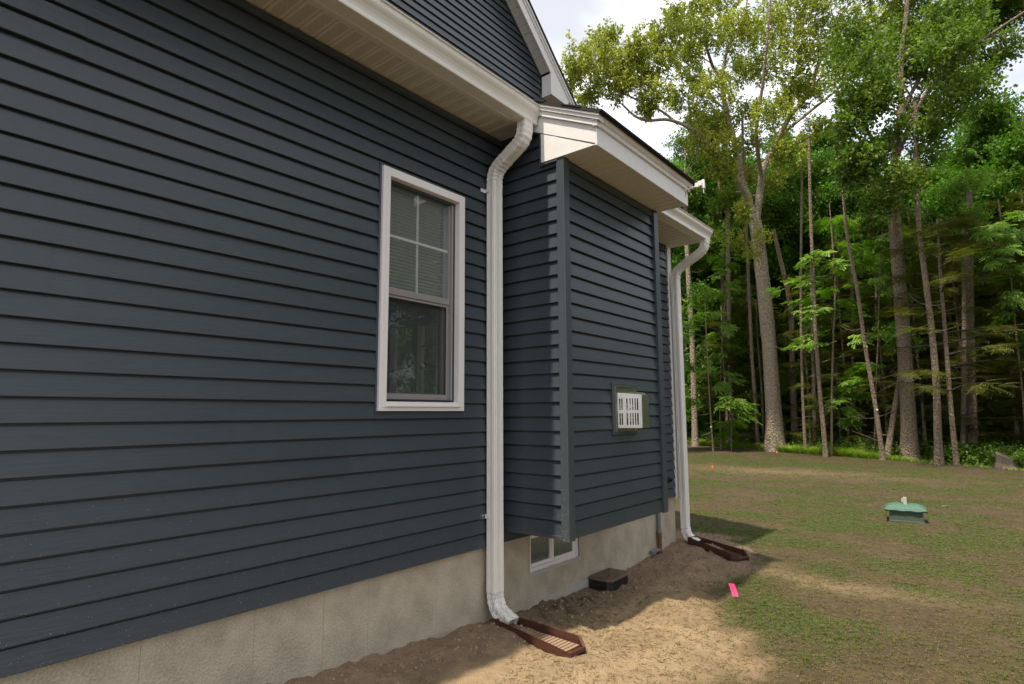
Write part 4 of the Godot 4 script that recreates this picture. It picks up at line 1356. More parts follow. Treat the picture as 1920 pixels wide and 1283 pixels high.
func needle_spray(seed_: int) -> ArrayMesh:
	# hemlock: a drooping flat frond of needle bearing twigs along +x
	var r := RandomNumberGenerator.new()
	r.seed = seed_
	var st := begin()
	for b in 5:
		var turn := (b - 2) * 0.34 + r.randf_range(-0.1, 0.1)
		var L := 0.70 - 0.12 * absf(b - 2.0)
		var d := Vector3(cos(turn), 0, sin(turn))
		var t := 0.08
		var i := 0
		while t < L:
			var s := 1.0 if i % 2 else -1.0
			var p := d * t + Vector3(0, -0.22 * t * t, 0)
			var out := (d * 0.8 + Vector3(-d.z, -0.15, d.x) * s).normalized()
			leaf(st, p, out, (Vector3.UP + rand_dir(r) * 0.25).normalized(), 0.11 * r.randf_range(0.7, 1.2), 0.022)
			t += 0.045
			i += 1
	return st.commit()

var spots: Array = []      # transforms collected for the crown being built
var tints: Array = []

func put_leaf(p: Vector3, s: float, a: Color, b: Color, along := Vector3.ZERO):
	var basis_: Basis
	if along == Vector3.ZERO:
		basis_ = Basis(Vector3.UP, rng.randf_range(0, TAU)) * Basis(Vector3.RIGHT, rng.randf_range(-0.5, 0.5))
	else:
		var x := along.normalized()
		var z := x.cross(Vector3.UP).normalized()
		basis_ = Basis(x, z.cross(x), z) * Basis(Vector3.RIGHT, rng.randf_range(-0.3, 0.3))
	spots.append(Transform3D(basis_.scaled(Vector3.ONE * s), p))
	tints.append(a.lerp(b, rng.randf()) * rng.randf_range(0.85, 1.15))

func crown(called: String, mesh: Mesh, m: Material, parent: Node3D):
	var mm := MultiMesh.new()
	mm.transform_format = MultiMesh.TRANSFORM_3D
	mm.use_colors = true
	mm.mesh = mesh
	mm.instance_count = spots.size()
	for i in spots.size():
		mm.set_instance_transform(i, spots[i])
		var c: Color = tints[i]
		c.a = 1.0
		mm.set_instance_color(i, c)
	var o := MultiMeshInstance3D.new()
	o.name = called
	o.multimesh = mm
	o.material_override = m
	parent.add_child(o, true)
	o.set_meta("kind", "stuff")
	spots = []
	tints = []
	return o

func blob(c: Vector3, r: float, n: int, s: float, a: Color, b: Color, flat := 0.75):
	for i in n:
		var d := rand_dir(rng)
		d.y *= flat
		put_leaf(c + d * r * pow(rng.randf(), 0.42), s * rng.randf_range(0.75, 1.25), a, b)

func bent(a: Vector3, b: Vector3, n: int, sag: float) -> Array:
	var out := []
	var w := rand_dir(rng) * a.distance_to(b) * 0.08
	for i in n + 1:
		var t := float(i) / n
		out.append(a.lerp(b, t) + w * sin(t * PI) + Vector3(0, sag * sin(t * PI), 0))
	return out

func radii(r0: float, r1: float, n: int) -> Array:
	var out := []
	for i in n + 1: out.append(lerpf(r0, r1, pow(float(i) / n, 0.8)))
	return out

func local(pts: Array, o: Vector3) -> Array:
	var out := []
	for p in pts: out.append(p - o)
	return out

func smooth_path(pts: Array, per: int) -> Array:
	var out := []
	for i in pts.size() - 1:
		var p0: Vector3 = pts[maxi(i - 1, 0)]
		var p3: Vector3 = pts[mini(i + 2, pts.size() - 1)]
		for k in per: out.append(pts[i].cubic_interpolate(pts[i + 1], p0, p3, float(k) / per))
	out.append(pts[-1])
	return out

func trunk_part(o: Node3D, pts: Array, r0: float, r1: float, bark: Material, flare := 1.45):
	var p := smooth_path(pts, 6)
	var rad := radii(r0, r1, p.size() - 1)
	var base: Vector3 = p[0]
	for i in p.size():
		var h: float = p[i].y - base.y
		rad[i] *= 1.0 + (flare - 1.0) * exp(-h / (r0 * 2.2))
	p[0] = p[0] - Vector3(0, 0.35, 0)
	var st := begin()
	tube(st, p, rad, 20 if r0 > 0.25 else 12, true, 0.10)
	part("trunk", done(st, false), bark, o)

func limb_part(o: Node3D, pts: Array, r0: float, r1: float, bark: Material):
	var p := smooth_path(pts, 5)
	var st := begin()
	tube(st, p, radii(r0, r1, p.size() - 1), 9, true, 0.10)
	part("limb", done(st, false), bark, o)

func twigs_part(o: Node3D, stems: Array, ends: Array, r: float, bark: Material):
	# from the nearest point of the stems to the middle of each clump
	var st := begin()
	for e in ends:
		var best: Vector3 = stems[0]
		for s in stems:
			# a twig leaves its stem upwards, so lower points are preferred
			if (s + Vector3(0, 0.8, 0)).distance_to(e) < (best + Vector3(0, 0.8, 0)).distance_to(e): best = s
		var n := 5
		tube(st, bent(best, e, n, 0.15), radii(r, r * 0.25, n), 5, true)
		for k in 2:
			var m: Vector3 = best.lerp(e, 0.55 + 0.2 * k)
			tube(st, bent(m, e + rand_dir(rng) * best.distance_to(e) * 0.35, 3, 0.05), radii(r * 0.5, r * 0.15, 3), 4, false)
	var x := part("branches", done(st, false), bark, o)
	x.set_meta("kind", "stuff")

func pix_path(list: Array, depth: float, o: Vector3) -> Array:
	var out := []
	for q in list: out.append(at_depth(q[0], q[1], depth + (q[2] if q.size() > 2 else 0.0)) - o)
	return out

func wood_base(px: float, py: float) -> Vector3:
	var p := on_level(px, py, -0.62 + B)
	p.y = ground_y(p.x, p.z)
	return p

const G_OAK_A := Color(0.25, 0.30, 0.034)
const G_OAK_B := Color(0.46, 0.48, 0.075)
const G_MAPLE_A := Color(0.105, 0.170, 0.018)
const G_MAPLE_B := Color(0.195, 0.285, 0.032)
const G_BEECH_A := Color(0.15, 0.29, 0.026)
const G_BEECH_B := Color(0.26, 0.41, 0.05)
const G_HEM_A := Color(0.10, 0.12, 0.018)
const G_HEM_B := Color(0.20, 0.215, 0.035)
const G_SPRING_A := Color(0.12, 0.28, 0.02)
const G_SPRING_B := Color(0.20, 0.38, 0.04)

var oak_leaf: ArrayMesh
var maple_leaf: ArrayMesh
var far_leaf: ArrayMesh
var spray: ArrayMesh
var frond: ArrayMesh

func make_forest():
	oak_leaf = leaf_cluster(101, 32, 0.30, 0.115, 0.058, 0.8)
	maple_leaf = leaf_cluster(102, 38, 0.34, 0.100, 0.080, 0.6)
	far_leaf = leaf_cluster(103, 54, 0.62, 0.150, 0.105, 0.65)
	spray = beech_spray(104)
	frond = needle_spray(105)
	make_oak()
	make_maple()
	make_slender_trees()
	make_saplings()
	make_hemlocks()
	make_back_trees()

func make_oak():
	var b := wood_base(1455, 846)
	var d := depth_of(b)
	var o := thing("oak_tree", "largest oak with a thick pale forked trunk and yellow green crown", "tree", b)
	trunk_part(o, [Vector3.ZERO] + pix_path([[1450, 760], [1442, 640], [1432, 540], [1424, 470], [1416, 415]], d, b), 0.31, 0.235, M.bark_oak, 1.55)
	var limbs := [
		[[[1416, 420], [1404, 375], [1389, 330], [1377, 266], [1361, 206], [1352, 147], [1338, 128], [1325, 90, -1.0]], 0.17, 0.05],
		[[[1417, 418], [1424, 370], [1430, 321], [1453, 275], [1480, 220], [1517, 174], [1535, 119], [1558, 87], [1575, 20, 0.6]], 0.165, 0.05],
		[[[1440, 298], [1462, 257, 0.8], [1545, 188, 1.2], [1604, 142, 1.5], [1682, 96, 1.6], [1742, 64, 1.8], [1768, 16, 2.0]], 0.085, 0.03],
		[[[1404, 378], [1370, 320, -0.8], [1333, 280, -1.4], [1297, 243, -1.8], [1255, 225, -2.0], [1215, 226, -2.2], [1191, 218, -2.3], [1168, 197, -2.4]], 0.105, 0.035],
		[[[1272, 233, -1.9], [1235, 205, -2.0], [1177, 179, -2.2], [1118, 142, -2.2], [1088, 105, -2.1]], 0.055, 0.018],
		[[[1352, 150], [1362, 100, 0.4], [1366, 83, 0.6], [1380, 58, 0.8], [1398, 22, 1.0], [1405, -60, 1.0]], 0.07, 0.03],
		[[[1428, 330], [1418, 250, -1.2], [1430, 160, -2.0], [1440, 60, -2.6], [1450, -60, -3.0]], 0.09, 0.03],
		[[[1480, 222], [1490, 150, 2.0], [1505, 70, 3.0], [1510, -50, 3.6]], 0.07, 0.03],
		[[[1361, 206], [1320, 170, 1.2], [1270, 110, 2.0], [1240, 50, 2.4]], 0.05, 0.02],
	]
	var stems := []
	for l in limbs:
		var p := pix_path(l[0], d, b)
		limb_part(o, p, l[1], l[2], M.bark_oak)
		stems.append_array(smooth_path(p, 4))
	var clumps := [[1105, 108, 42], [1082, 140, 24], [1140, 135, 40], [1125, 85, 26], [1172, 112, 30], [1200, 78, 24], [1195, 140, 34], [1235, 120, 34], [1230, 168, 28], [1262, 190, 24], [1255, 50, 36], [1240, 85, 26], [1290, 100, 36], [1285, 30, 40], [1300, 150, 30], [1330, 60, 40], [1335, 175, 34], [1300, 215, 22], [1330, 235, 34], [1310, 262, 26], [1350, 275, 30], [1352, 320, 26], [1380, 130, 36], [1385, 55, 44], [1340, 5, 44], [1395, 205, 32], [1405, 265, 30], [1430, 130, 40], [1440, 45, 50], [1450, 215, 36], [1405, 330, 24], [1445, 340, 20], [1480, 285, 28], [1490, 175, 40], [1500, 90, 44], [1500, 15, 46], [1530, 235, 26], [1545, 150, 36], [1560, 65, 44], [1585, 185, 26], [1600, 110, 34], [1615, 40, 44], [1650, 130, 26], [1665, 60, 38], [1690, 15, 40], [1725, 75, 26], [1750, 40, 30], [1110, 178, 16], [1092, 182, 10], [1165, 160, 26], [1145, 60, 14], [1210, 200, 18], [1390, 395, 18], [1370, 365, 20]]
	for k in 8: clumps.append([rng.randf_range(1230, 1720), rng.randf_range(-260, -30), rng.randf_range(40, 70)])
	var ends := []
	for q in clumps:
		var off := rng.randf_range(-3.0, 3.0)
		if q[0] < 1260: off = -2.1 + rng.randf_range(-0.9, 0.9)
		var c := at_depth(q[0], q[1], d + off) - b
		var r: float = q[2] * d / FOCAL * 1.15
		blob(c, r, int(62.0 * r * r) + 12, 1.0, G_OAK_A, G_OAK_B)
		ends.append(c)
	twigs_part(o, stems, ends, 0.028, M.bark_grey)
	crown("crown", oak_leaf, M.leaf_oak, o)
	# young shoots on the trunk
	for q in [[1415, 470, 16], [1395, 440, 22], [1350, 430, 24], [1375, 455, 18], [1430, 440, 14]]:
		blob(at_depth(q[0], q[1], d - 0.5) - b, q[2] * d / FOCAL * 1.3, 11, 0.8, G_OAK_A, G_OAK_B)
	crown("trunk_shoots", oak_leaf, M.leaf_oak, o)

func make_maple():
	var b := wood_base(1706, 864)
	var d := depth_of(b)
	var o := thing("maple_tree", "big dark green maple with a straight grey trunk behind a leaning stem", "tree", b)
	trunk_part(o, [Vector3.ZERO] + pix_path([[1703, 780], [1695, 640], [1686, 520], [1678, 420], [1673, 345]], d, b), 0.235, 0.17, M.bark_grey, 1.35)
	var limbs := [
		[[[1673, 350], [1682, 270], [1690, 200], [1690, 110], [1700, 20], [1705, -80]], 0.13, 0.05],
		[[[1673, 345], [1652, 290, -0.4], [1628, 245, -0.8], [1618, 222, -0.9]], 0.075, 0.03],
		[[[1680, 300], [1715, 215, -0.6], [1770, 130, -1.2], [1850, 70, -2.0], [1925, 20, -2.6]], 0.085, 0.03],
		[[[1690, 210], [1740, 120, 0.8], [1800, 30, 1.4], [1840, -60, 2.0]], 0.07, 0.03],
		[[[1690, 160], [1650, 90, 0.6], [1630, 10, 1.0]], 0.06, 0.02],
	]
	var stems := []
	for l in limbs:
		var p := pix_path(l[0], d, b)
		limb_part(o, p, l[1], l[2], M.bark_grey)
		stems.append_array(smooth_path(p, 4))
	var clumps := [[1600, 235, 30], [1640, 190, 36], [1625, 290, 30], [1600, 330, 24], [1680, 250, 36], [1720, 205, 38], [1765, 145, 40], [1700, 125, 40], [1805, 85, 42], [1850, 45, 42], [1790, 25, 42], [1735, 290, 28], [1775, 215, 32], [1815, 155, 30], [1690, 330, 30], [1650, 380, 30], [1630, 430, 24], [1700, 410, 26], [1745, 75, 40], [1885, 88, 28], [1905, 15, 30], [1845, 135, 22], [1690, 60, 40], [1650, 120, 34], [1745, 250, 26], [1710, 470, 20]]
	for k in 7: clumps.append([rng.randf_range(1600, 1980), rng.randf_range(-220, -20), rng.randf_range(40, 64)])
	var ends := []
	for q in clumps:
		var c := at_depth(q[0], q[1], d + rng.randf_range(-2.2, 2.6)) - b
		var r: float = q[2] * d / FOCAL * 1.15
		blob(c, r, int(58.0 * r * r) + 12, 1.0, G_MAPLE_A, G_MAPLE_B)
		ends.append(c)
	twigs_part(o, stems, ends, 0.028, M.bark_grey)
	crown("crown", maple_leaf, M.leaf_green, o)

func make_slender_trees():
	# [label, base pixel, trunk pixels, radius at foot, radius at top, bark, clumps above]
	var list := [
		["slender pale trunk growing alone beside the house corner", [1304, 837], [[1302, 760], [1298, 640], [1292, 540], [1287, 440], [1284, 330]], 0.155, 0.09, "bark_oak"],
		["thin dark trunk standing just left of the largest oak", [1422, 843], [[1417, 760], [1411, 680], [1405, 560], [1400, 430], [1394, 300], [1392, 220]], 0.085, 0.05, "bark_grey"],
		["medium grey trunk with a kink, just right of the largest oak", [1491, 842], [[1489, 760], [1486, 680], [1484, 590], [1478, 550], [1470, 515], [1450, 430]], 0.15, 0.08, "bark_grey"],
		["short leaning stem rising from behind the largest oak", [1481, 840], [[1472, 805], [1464, 770], [1456, 735]], 0.07, 0.05, "bark_grey"],
		["very thin upright trunk between the kinked and slender ones", [1511, 851], [[1507, 780], [1504, 700], [1502, 560], [1503, 400], [1505, 260]], 0.06, 0.04, "bark_grey"],
		["slender trunk under the bright beech foliage", [1549, 858], [[1543, 790], [1537, 730], [1530, 630], [1526, 540], [1520, 400], [1517, 260]], 0.085, 0.045, "bark_grey"],
		["thin trunk leaning away from the maple with a white tag", [1656, 864], [[1650, 820], [1642, 764], [1623, 652], [1608, 547], [1593, 469], [1584, 400], [1577, 300], [1574, 210]], 0.08, 0.035, "bark_grey"],
		["leaning grey stem propped towards the maple trunk", [1663, 863], [[1670, 815], [1677, 770], [1688, 704], [1698, 640]], 0.10, 0.065, "bark_grey"],
		["tall thin bare trunk to the right of the maple", [1761, 872], [[1758, 790], [1755, 710], [1746, 607], [1733, 506], [1723, 420], [1718, 300], [1716, 190]], 0.115, 0.05, "bark_grey"],
		["thin upright trunk just behind the young hemlock", [1806, 862], [[1807, 780], [1808, 690], [1808, 560], [1806, 420]], 0.085, 0.06, "bark_grey"],
		["broad trunk standing behind the young hemlock", [1826, 860], [[1824, 780], [1821, 680], [1818, 500], [1816, 350]], 0.15, 0.10, "bark_grey"],
		["thin sapling pole with a small white tag beside the pale trunk", [1338, 847], [[1334, 800], [1329, 720], [1325, 640], [1322, 560]], 0.035, 0.018, "bark_grey"],
		["straight trunk between the sapling pole and the thin trunk by the oak", [1372, 838], [[1371, 760], [1369, 680], [1366, 520], [1364, 380]], 0.12, 0.09, "bark_grey"],
		["thin trunk between the kinked trunk and the bright beech", [1528, 846], [[1527, 740], [1524, 640], [1522, 480]], 0.09, 0.06, "bark_grey"],
		["thin trunk between the bright beech and the leaning tagged trunk", [1602, 848], [[1601, 740], [1600, 640], [1598, 460]], 0.10, 0.06, "bark_grey"],
		["thin bent trunk behind the leaning grey stem", [1668, 850], [[1664, 780], [1652, 720], [1646, 640], [1642, 500]], 0.08, 0.05, "bark_grey"],
	]
	for q in list:
		var b := wood_base(q[1][0], q[1][1])
		var d := depth_of(b)
		var o := thing("slender_tree", q[0], "tree", b)
		var path := [Vector3.ZERO] + pix_path(q[2], d, b)
		trunk_part(o, path, q[3], q[4], M[q[5]], 1.3)
		var top: Vector3 = path[-1]
		var stem := smooth_path(path, 6)
		for k in 7:
			var at: Vector3 = stem[rng.randi_range(int(stem.size() * 0.12), int(stem.size() * 0.7))]
			var out := Vector3(rng.randf_range(-1, 1), rng.randf_range(-0.15, 0.45), rng.randf_range(-1, 1)) * rng.randf_range(0.4, 1.3)
			var dt := begin()
			tube(dt, bent(at, at + out, 4, -0.05), radii(0.012, 0.003, 4), 4, false)
			tube(dt, bent(at + out * 0.6, at + out * 0.9 + Vector3(0, rng.randf_range(-0.2, 0.25), 0), 2, 0.0), radii(0.006, 0.002, 2), 4, false)
			part("dead_branch", done(dt, false), M.bark_grey, o)
		if q[2].size() <= 3: continue
		if q[1][0] > 1380 and q[1][0] < 1660: continue    # their tops are lost in the oak's crown
		if q[2].size() > 4 and q[3] > 0.05:
			var ends := []
			for k in 7:
				var c := top + Vector3(rng.randf_range(-1.8, 1.8), rng.randf_range(-1.6, 3.0), rng.randf_range(-1.8, 1.8))
				var r := rng.randf_range(0.7, 1.2)
				blob(c, r, 55, 1.0, G_MAPLE_A, G_MAPLE_B)
				ends.append(c)
			twigs_part(o, smooth_path(path, 4).slice(path.size() * 2), ends, 0.022, M.bark_grey)
			crown("crown", maple_leaf, M.leaf_green, o)
		else:
			for k in 2: blob(top + Vector3(rng.randf_range(-0.4, 0.4), 0.3 * k, rng.randf_range(-0.4, 0.4)), 0.5, 18, 0.9, G_BEECH_A, G_BEECH_B)
			crown("crown", maple_leaf, M.leaf_green, o)
	# dead side twigs low on the wood's trunks and the two paper tags
	for q in [[1642, 768, "small white tag nailed to the thin leaning trunk"], [1332, 800, "small white tag on the sapling pole beside the pale trunk"]]:
		var b2 := wood_base(1656 if q[0] > 1600 else 1338, 864 if q[0] > 1600 else 847)
		var p := at_depth(q[0], q[1], depth_of(b2)) - fw * 0.075
		var t := part("tree_tag", prism_mesh(circle(0, 0, 0.032, 12), 2, -0.003, 0.003), M.white, self, p)
		t.basis = Basis.looking_at(Vector3(fw.x, 0, fw.z).normalized(), Vector3.UP)
		t.name = numbered("tree_tag")
		tag(t, q[2], "tag")

func make_saplings():
	# beeches: thin stems with flat layered sprays; [label, stem base pixel, stem pixels, boughs]
	var list := [
		["bright green beech with layered sprays reaching over the kinked trunk", [1560, 856], [[1560, 760], [1562, 650], [1566, 540], [1560, 440], [1555, 380]], [[1470, 570], [1490, 500], [1455, 545], [1520, 480], [1500, 535], [1540, 560], [1600, 520], [1630, 545], [1500, 640], [1480, 655], [1520, 600], [1640, 500], [1590, 470], [1530, 430], [1610, 580], [1670, 610], [1560, 500], [1545, 590], [1495, 590], [1575, 420], [1620, 440], [1660, 470]], 0.045],
		["bright beech sapling with sprays crossing the maple trunk", [1640, 858], [[1642, 760], [1646, 640], [1650, 520], [1655, 420]], [[1600, 700], [1575, 720], [1620, 690], [1640, 470], [1690, 455], [1700, 480], [1720, 500], [1680, 510], [1730, 450], [1660, 440], [1640, 530], [1700, 560], [1715, 570], [1610, 640], [1690, 430], [1625, 400]], 0.03],
		["light green beech sapling drooping beside the pale trunk", [1352, 842], [[1350, 770], [1352, 680], [1358, 590], [1362, 500]], [[1335, 480], [1340, 520], [1325, 555], [1375, 500], [1380, 540], [1335, 600], [1370, 620], [1390, 660], [1340, 680], [1350, 730], [1315, 700], [1385, 715], [1395, 480], [1320, 640], [1350, 560]], 0.03],
		["low leafy sapling in the light at the foot of the oak", [1372, 846], [[1371, 820], [1373, 790], [1376, 760]], [[1355, 765], [1390, 770], [1345, 800], [1385, 800], [1400, 785], [1365, 745], [1405, 765], [1360, 815]], 0.018],
		["small leafy sapling left of the pale trunk by the downspout", [1284, 842], [[1284, 790], [1282, 720], [1284, 640]], [[1275, 640], [1295, 600], [1270, 700], [1292, 690], [1300, 760], [1278, 780], [1290, 550], [1305, 520], [1318, 580]], 0.025],
		["leafy sapling among the dim trunks right of the beech", [1590, 852], [[1592, 800], [1596, 740]], [[1575, 730], [1610, 725], [1590, 690], [1570, 760], [1605, 780], [1585, 800], [1620, 750]], 0.02],
		["leafy branches leaning out over the stump from the wood edge", [1925, 868], [[1920, 760], [1905, 620], [1895, 500], [1890, 420]], [[1840, 440], [1870, 470], [1900, 450], [1850, 500], [1885, 530], [1915, 510], [1830, 470], [1900, 570], [1860, 430], [1910, 410], [1880, 600]], 0.035],
	]
	for q in list:
		var b := wood_base(q[1][0], q[1][1])
		var d := depth_of(b)
		var o := thing("beech_sapling", q[0], "tree", b)
		var path := [Vector3.ZERO] + pix_path(q[2], d, b)
		trunk_part(o, path, q[4], q[4] * 0.4, M.bark_grey, 1.1)
		var stems := smooth_path(path, 5)
		var st := begin()
		for e in q[3]:
			var off := rng.randf_range(-1.3, 0.9)
			var c := at_depth(e[0], e[1], d + off) - b
			var best: Vector3 = stems[0]
			for s in stems:
				if (s - Vector3(0, 0.25, 0)).distance_to(c) < (best - Vector3(0, 0.25, 0)).distance_to(c): best = s
			var arm := bent(best, c, 6, 0.18)
			tube(st, arm, radii(0.016, 0.004, 6), 4, false)
			var dir := (c - best)
			dir.y = minf(dir.y, 0.0) * 0.6
			if dir.length() < 0.2: dir = Vector3(rng.randf_range(-1, 1), -0.1, rng.randf_range(-1, 1))
			for k in 17:
				var t := rng.randf_range(0.25, 1.0)
				var p: Vector3 = arm[int(t * 6.0)] + Vector3(rng.randf_range(-0.22, 0.22), rng.randf_range(-0.10, 0.06), rng.randf_range(-0.22, 0.22))
				var turn := dir.rotated(Vector3.UP, rng.randf_range(-1.0, 1.0))
				put_leaf(p, rng.randf_range(0.6, 1.15), G_BEECH_A, G_BEECH_B, turn.normalized() + Vector3(0, rng.randf_range(-0.6, 0.2), 0))
		var br := part("branches", done(st, false), M.twig, o)
		br.set_meta("kind", "stuff")
		crown("crown", spray, M.leaf_green, o)

func hemlock(o: Node3D, path: Array, from: float, to: float, reach: float, n: int, per: int, a: Color, b: Color, r0: float, bark: Material, s := 1.0):
	trunk_part(o, path, r0, r0 * 0.3, bark, 1.2)
	var stems := smooth_path(path, 6)
	var st := begin()
	for k in n:
		var t := lerpf(from, to, (k + rng.randf()) / n)
		var p: Vector3 = stems[int(t * (stems.size() - 1))]
		var az := rng.randf_range(0, TAU)
		var L := reach * (1.0 - 0.75 * (t - from) / (1.0001 - from)) * rng.randf_range(0.55, 1.1)
		var dir := Vector3(cos(az), 0.12, sin(az))
		var tip := p + dir * L + Vector3(0, -0.10 * L, 0)
		var arm := bent(p, tip, 5, 0.06 * L)
		tube(st, arm, radii(0.014 + 0.006 * L, 0.004, 5), 4, false)
		for i in per:
			var u := rng.randf_range(0.35, 1.0)
			var q: Vector3 = arm[int(u * 5.0)] + Vector3(rng.randf_range(-0.16, 0.16), rng.randf_range(-0.08, 0.05), rng.randf_range(-0.16, 0.16))
			put_leaf(q, s * rng.randf_range(0.40, 0.85), a, b, dir.rotated(Vector3.UP, rng.randf_range(-1.0, 1.0)) + Vector3(0, rng.randf_range(-0.55, 0.12), 0))
	var br := part("branches", done(st, false), M.twig, o)
	br.set_meta("kind", "stuff")
	crown("crown", frond, M.needle, o)

func make_hemlocks():
	var b := wood_base(1794, 871)
	var d := depth_of(b)
	var o := thing("hemlock_tree", "young hemlock with a thin pale stem and wide flat olive sprays", "tree", b)
	hemlock(o, [Vector3.ZERO] + pix_path([[1784, 775], [1774, 645], [1765, 532], [1760, 457], [1757, 410]], d, b), 0.26, 0.99, 3.0, 50, 17, G_HEM_A, G_HEM_B, 0.085, M.bark_grey)
	# shaded hemlocks inside the wood, standing between the trunks
	var list := [[1345, 840, 2.0, 6.5], [1398, 838, 3.0, 7.5], [1440, 836, 4.5, 9.0], [1470, 838, 2.5, 6.0], [1515, 842, 2.2, 7.0], [1555, 846, 3.0, 8.0], [1588, 848, 2.2, 6.0], [1625, 850, 3.5, 8.5], [1650, 850, 2.0, 6.0], [1690, 852, 3.2, 8.0], [1735, 856, 2.4, 7.0], [1770, 856, 3.6, 9.0], [1815, 858, 2.6, 7.5], [1850, 860, 2.0, 8.5], [1885, 862, 3.0, 9.5], [1920, 864, 2.2, 8.0], [1310, 838, 3.2, 8.0], [1285, 836, 2.4, 6.5], [1955, 866, 2.6, 9.0]]
	for q in list:
		var p := wood_base(q[0], 850 + (q[0] - 1450) * 0.05)
		var away: Vector3 = Vector3(0.834, 0, 0.552) * q[2] + Vector3(rng.randf_range(-0.5, 0.5), 0, rng.randf_range(-0.5, 0.5))
		p += away
		p.y = ground_y(p.x, p.z)
		var t := thing("hemlock_tree", "hemlock with flat sprays growing between the trunks of the wood", "tree", p, "hemlocks inside the wood")
		var h: float = q[3]
		hemlock(t, [Vector3.ZERO, Vector3(0.05, h * 0.35, 0.03), Vector3(0.0, h * 0.7, 0.0), Vector3(0.05, h, 0.0)], 0.06, 0.99, 2.0, 58, 10, G_HEM_A, G_HEM_B, 0.07, M.bark_grey, 1.15)

func back_tree(px: float, depth: float, top_py: float, label: String, group: String, a: Color, b: Color, reach: float, low: float, density := 1.0):
	var d := pixel_ray(px, 775.0)
	d.y = 0.0
	var p := EYE + d * depth
	p.y = ground_y(p.x, p.z)
	var h := at_depth(px, top_py, depth).y - p.y
	broad_tree(p, h, label, group, a, b, reach, low, density)

func broad_tree(p: Vector3, h: float, label: String, group: String, a: Color, b: Color, reach: float, low: float, density := 1.0):
	var o := thing("forest_tree", label, "tree", p, group)
	var lean := Vector3(rng.randf_range(-0.6, 0.6), 0, rng.randf_range(-0.6, 0.6))
	var path := [Vector3.ZERO, lean * 0.3 + Vector3(0, h * 0.3, 0), lean * 0.7 + Vector3(0, h * 0.6, 0), lean + Vector3(0, h * 0.92, 0)]
	trunk_part(o, path, 0.014 * h, 0.004 * h, M.bark_grey, 1.25)
	var n := int(h * 1.5)
	var ends := []
	for k in n:
		var t := lerpf(low, 0.95, (k + rng.randf()) / n)
		var w := reach * sqrt(maxf(0.05, 1.0 - pow((t - 0.55) / 0.5, 2.0))) * rng.randf_range(0.35, 1.0)
		var az := rng.randf_range(0, TAU)
		var c := lean * t + Vector3(cos(az) * w, h * t, sin(az) * w)
		var r := rng.randf_range(0.9, 1.5)
		blob(c, r, int(44.0 * density * r), 1.0, a, b, 0.6)
		ends.append(c)
	twigs_part(o, smooth_path(path, 5).slice(3), ends, 0.03, M.bark_grey)
	crown("crown", far_leaf, M.leaf_green, o)

func make_back_trees():
	# behind the first trees: pixel column, depth, pixel height of the top
	var spring := [[1195, 36.0, 232], [1245, 34.0, 222], [1290, 38.0, 250], [1330, 33.0, 262], [1215, 44.0, 240], [1150, 42.0, 262]]
	for q in spring: back_tree(q[0], q[1], q[2], "fresh bright green tree rising behind the bump out roof", "bright trees behind the bump out roof", G_SPRING_A, G_SPRING_B, 3.4, 0.07)
	var mid := [[1365, 30.0, 250], [1400, 35.0, 220], [1445, 31.0, 260], [1490, 34.0, 200], [1535, 29.0, 270], [1575, 33.0, 210], [1620, 28.0, 290], [1660, 32.0, 240], [1715, 28.0, 330], [1750, 31.0, 300], [1790, 27.0, 300], [1830, 25.0, 300], [1865, 28.0, 240], [1905, 25.0, 165], [1950, 26.0, 110], [1990, 24.0, 90]]
	for q in mid: back_tree(q[0], q[1], q[2], "green broadleaf tree closing the wood behind the front trunks", "trees closing the wood behind the front trunks", G_MAPLE_A, G_SPRING_A, 3.2, 0.14)
	var deep := [[1300, 50.0, 330], [1360, 46.0, 300], [1420, 50.0, 290], [1475, 46.0, 300], [1530, 50.0, 300], [1590, 44.0, 320], [1640, 46.0, 310], [1700, 42.0, 350], [1755, 40.0, 340], [1810, 38.0, 300], [1860, 38.0, 310], [1915, 36.0, 280], [1970, 34.0, 270], [1240, 52.0, 330]]
	for q in deep: back_tree(q[0], q[1], q[2], "tree far back in the wood behind all the others", "trees far back in the wood", G_MAPLE_A, G_MAPLE_B, 4.2, 0.05, 1.25)
	# the wood goes on round the yard: seen through the room's end windows and mirrored in the window
	for q in [[v2(19, -17), 15.0], [v2(21, -21), 17.0], [v2(23, -25), 18.0], [v2(25, -21), 18.0], [v2(19, -23), 16.0], [v2(27, -28), 20.0], [v2(28, -15), 18.0], [v2(17, -20), 13.0], [v2(22, -29), 20.0]]:
		broad_tree(ground_at(q[0].x, q[0].y), q[1], "green tree beyond the house seen through its end windows", "trees beyond the house end", G_MAPLE_A, G_SPRING_B, 3.6, 0.06)
	for q in [[v2(17.0, 9.0), 15.0], [v2(15.5, 12.0), 18.0], [v2(13.0, 15.5), 17.0], [v2(10.5, 19.0), 16.0], [v2(18.5, 14.0), 19.0], [v2(15.0, 20.0), 18.0]]:
		broad_tree(ground_at(q[0].x, q[0].y), q[1], "green tree at the far side of the yard mirrored in the window", "trees at the far side of the yard", G_MAPLE_A, G_MAPLE_B, 3.2, 0.08)

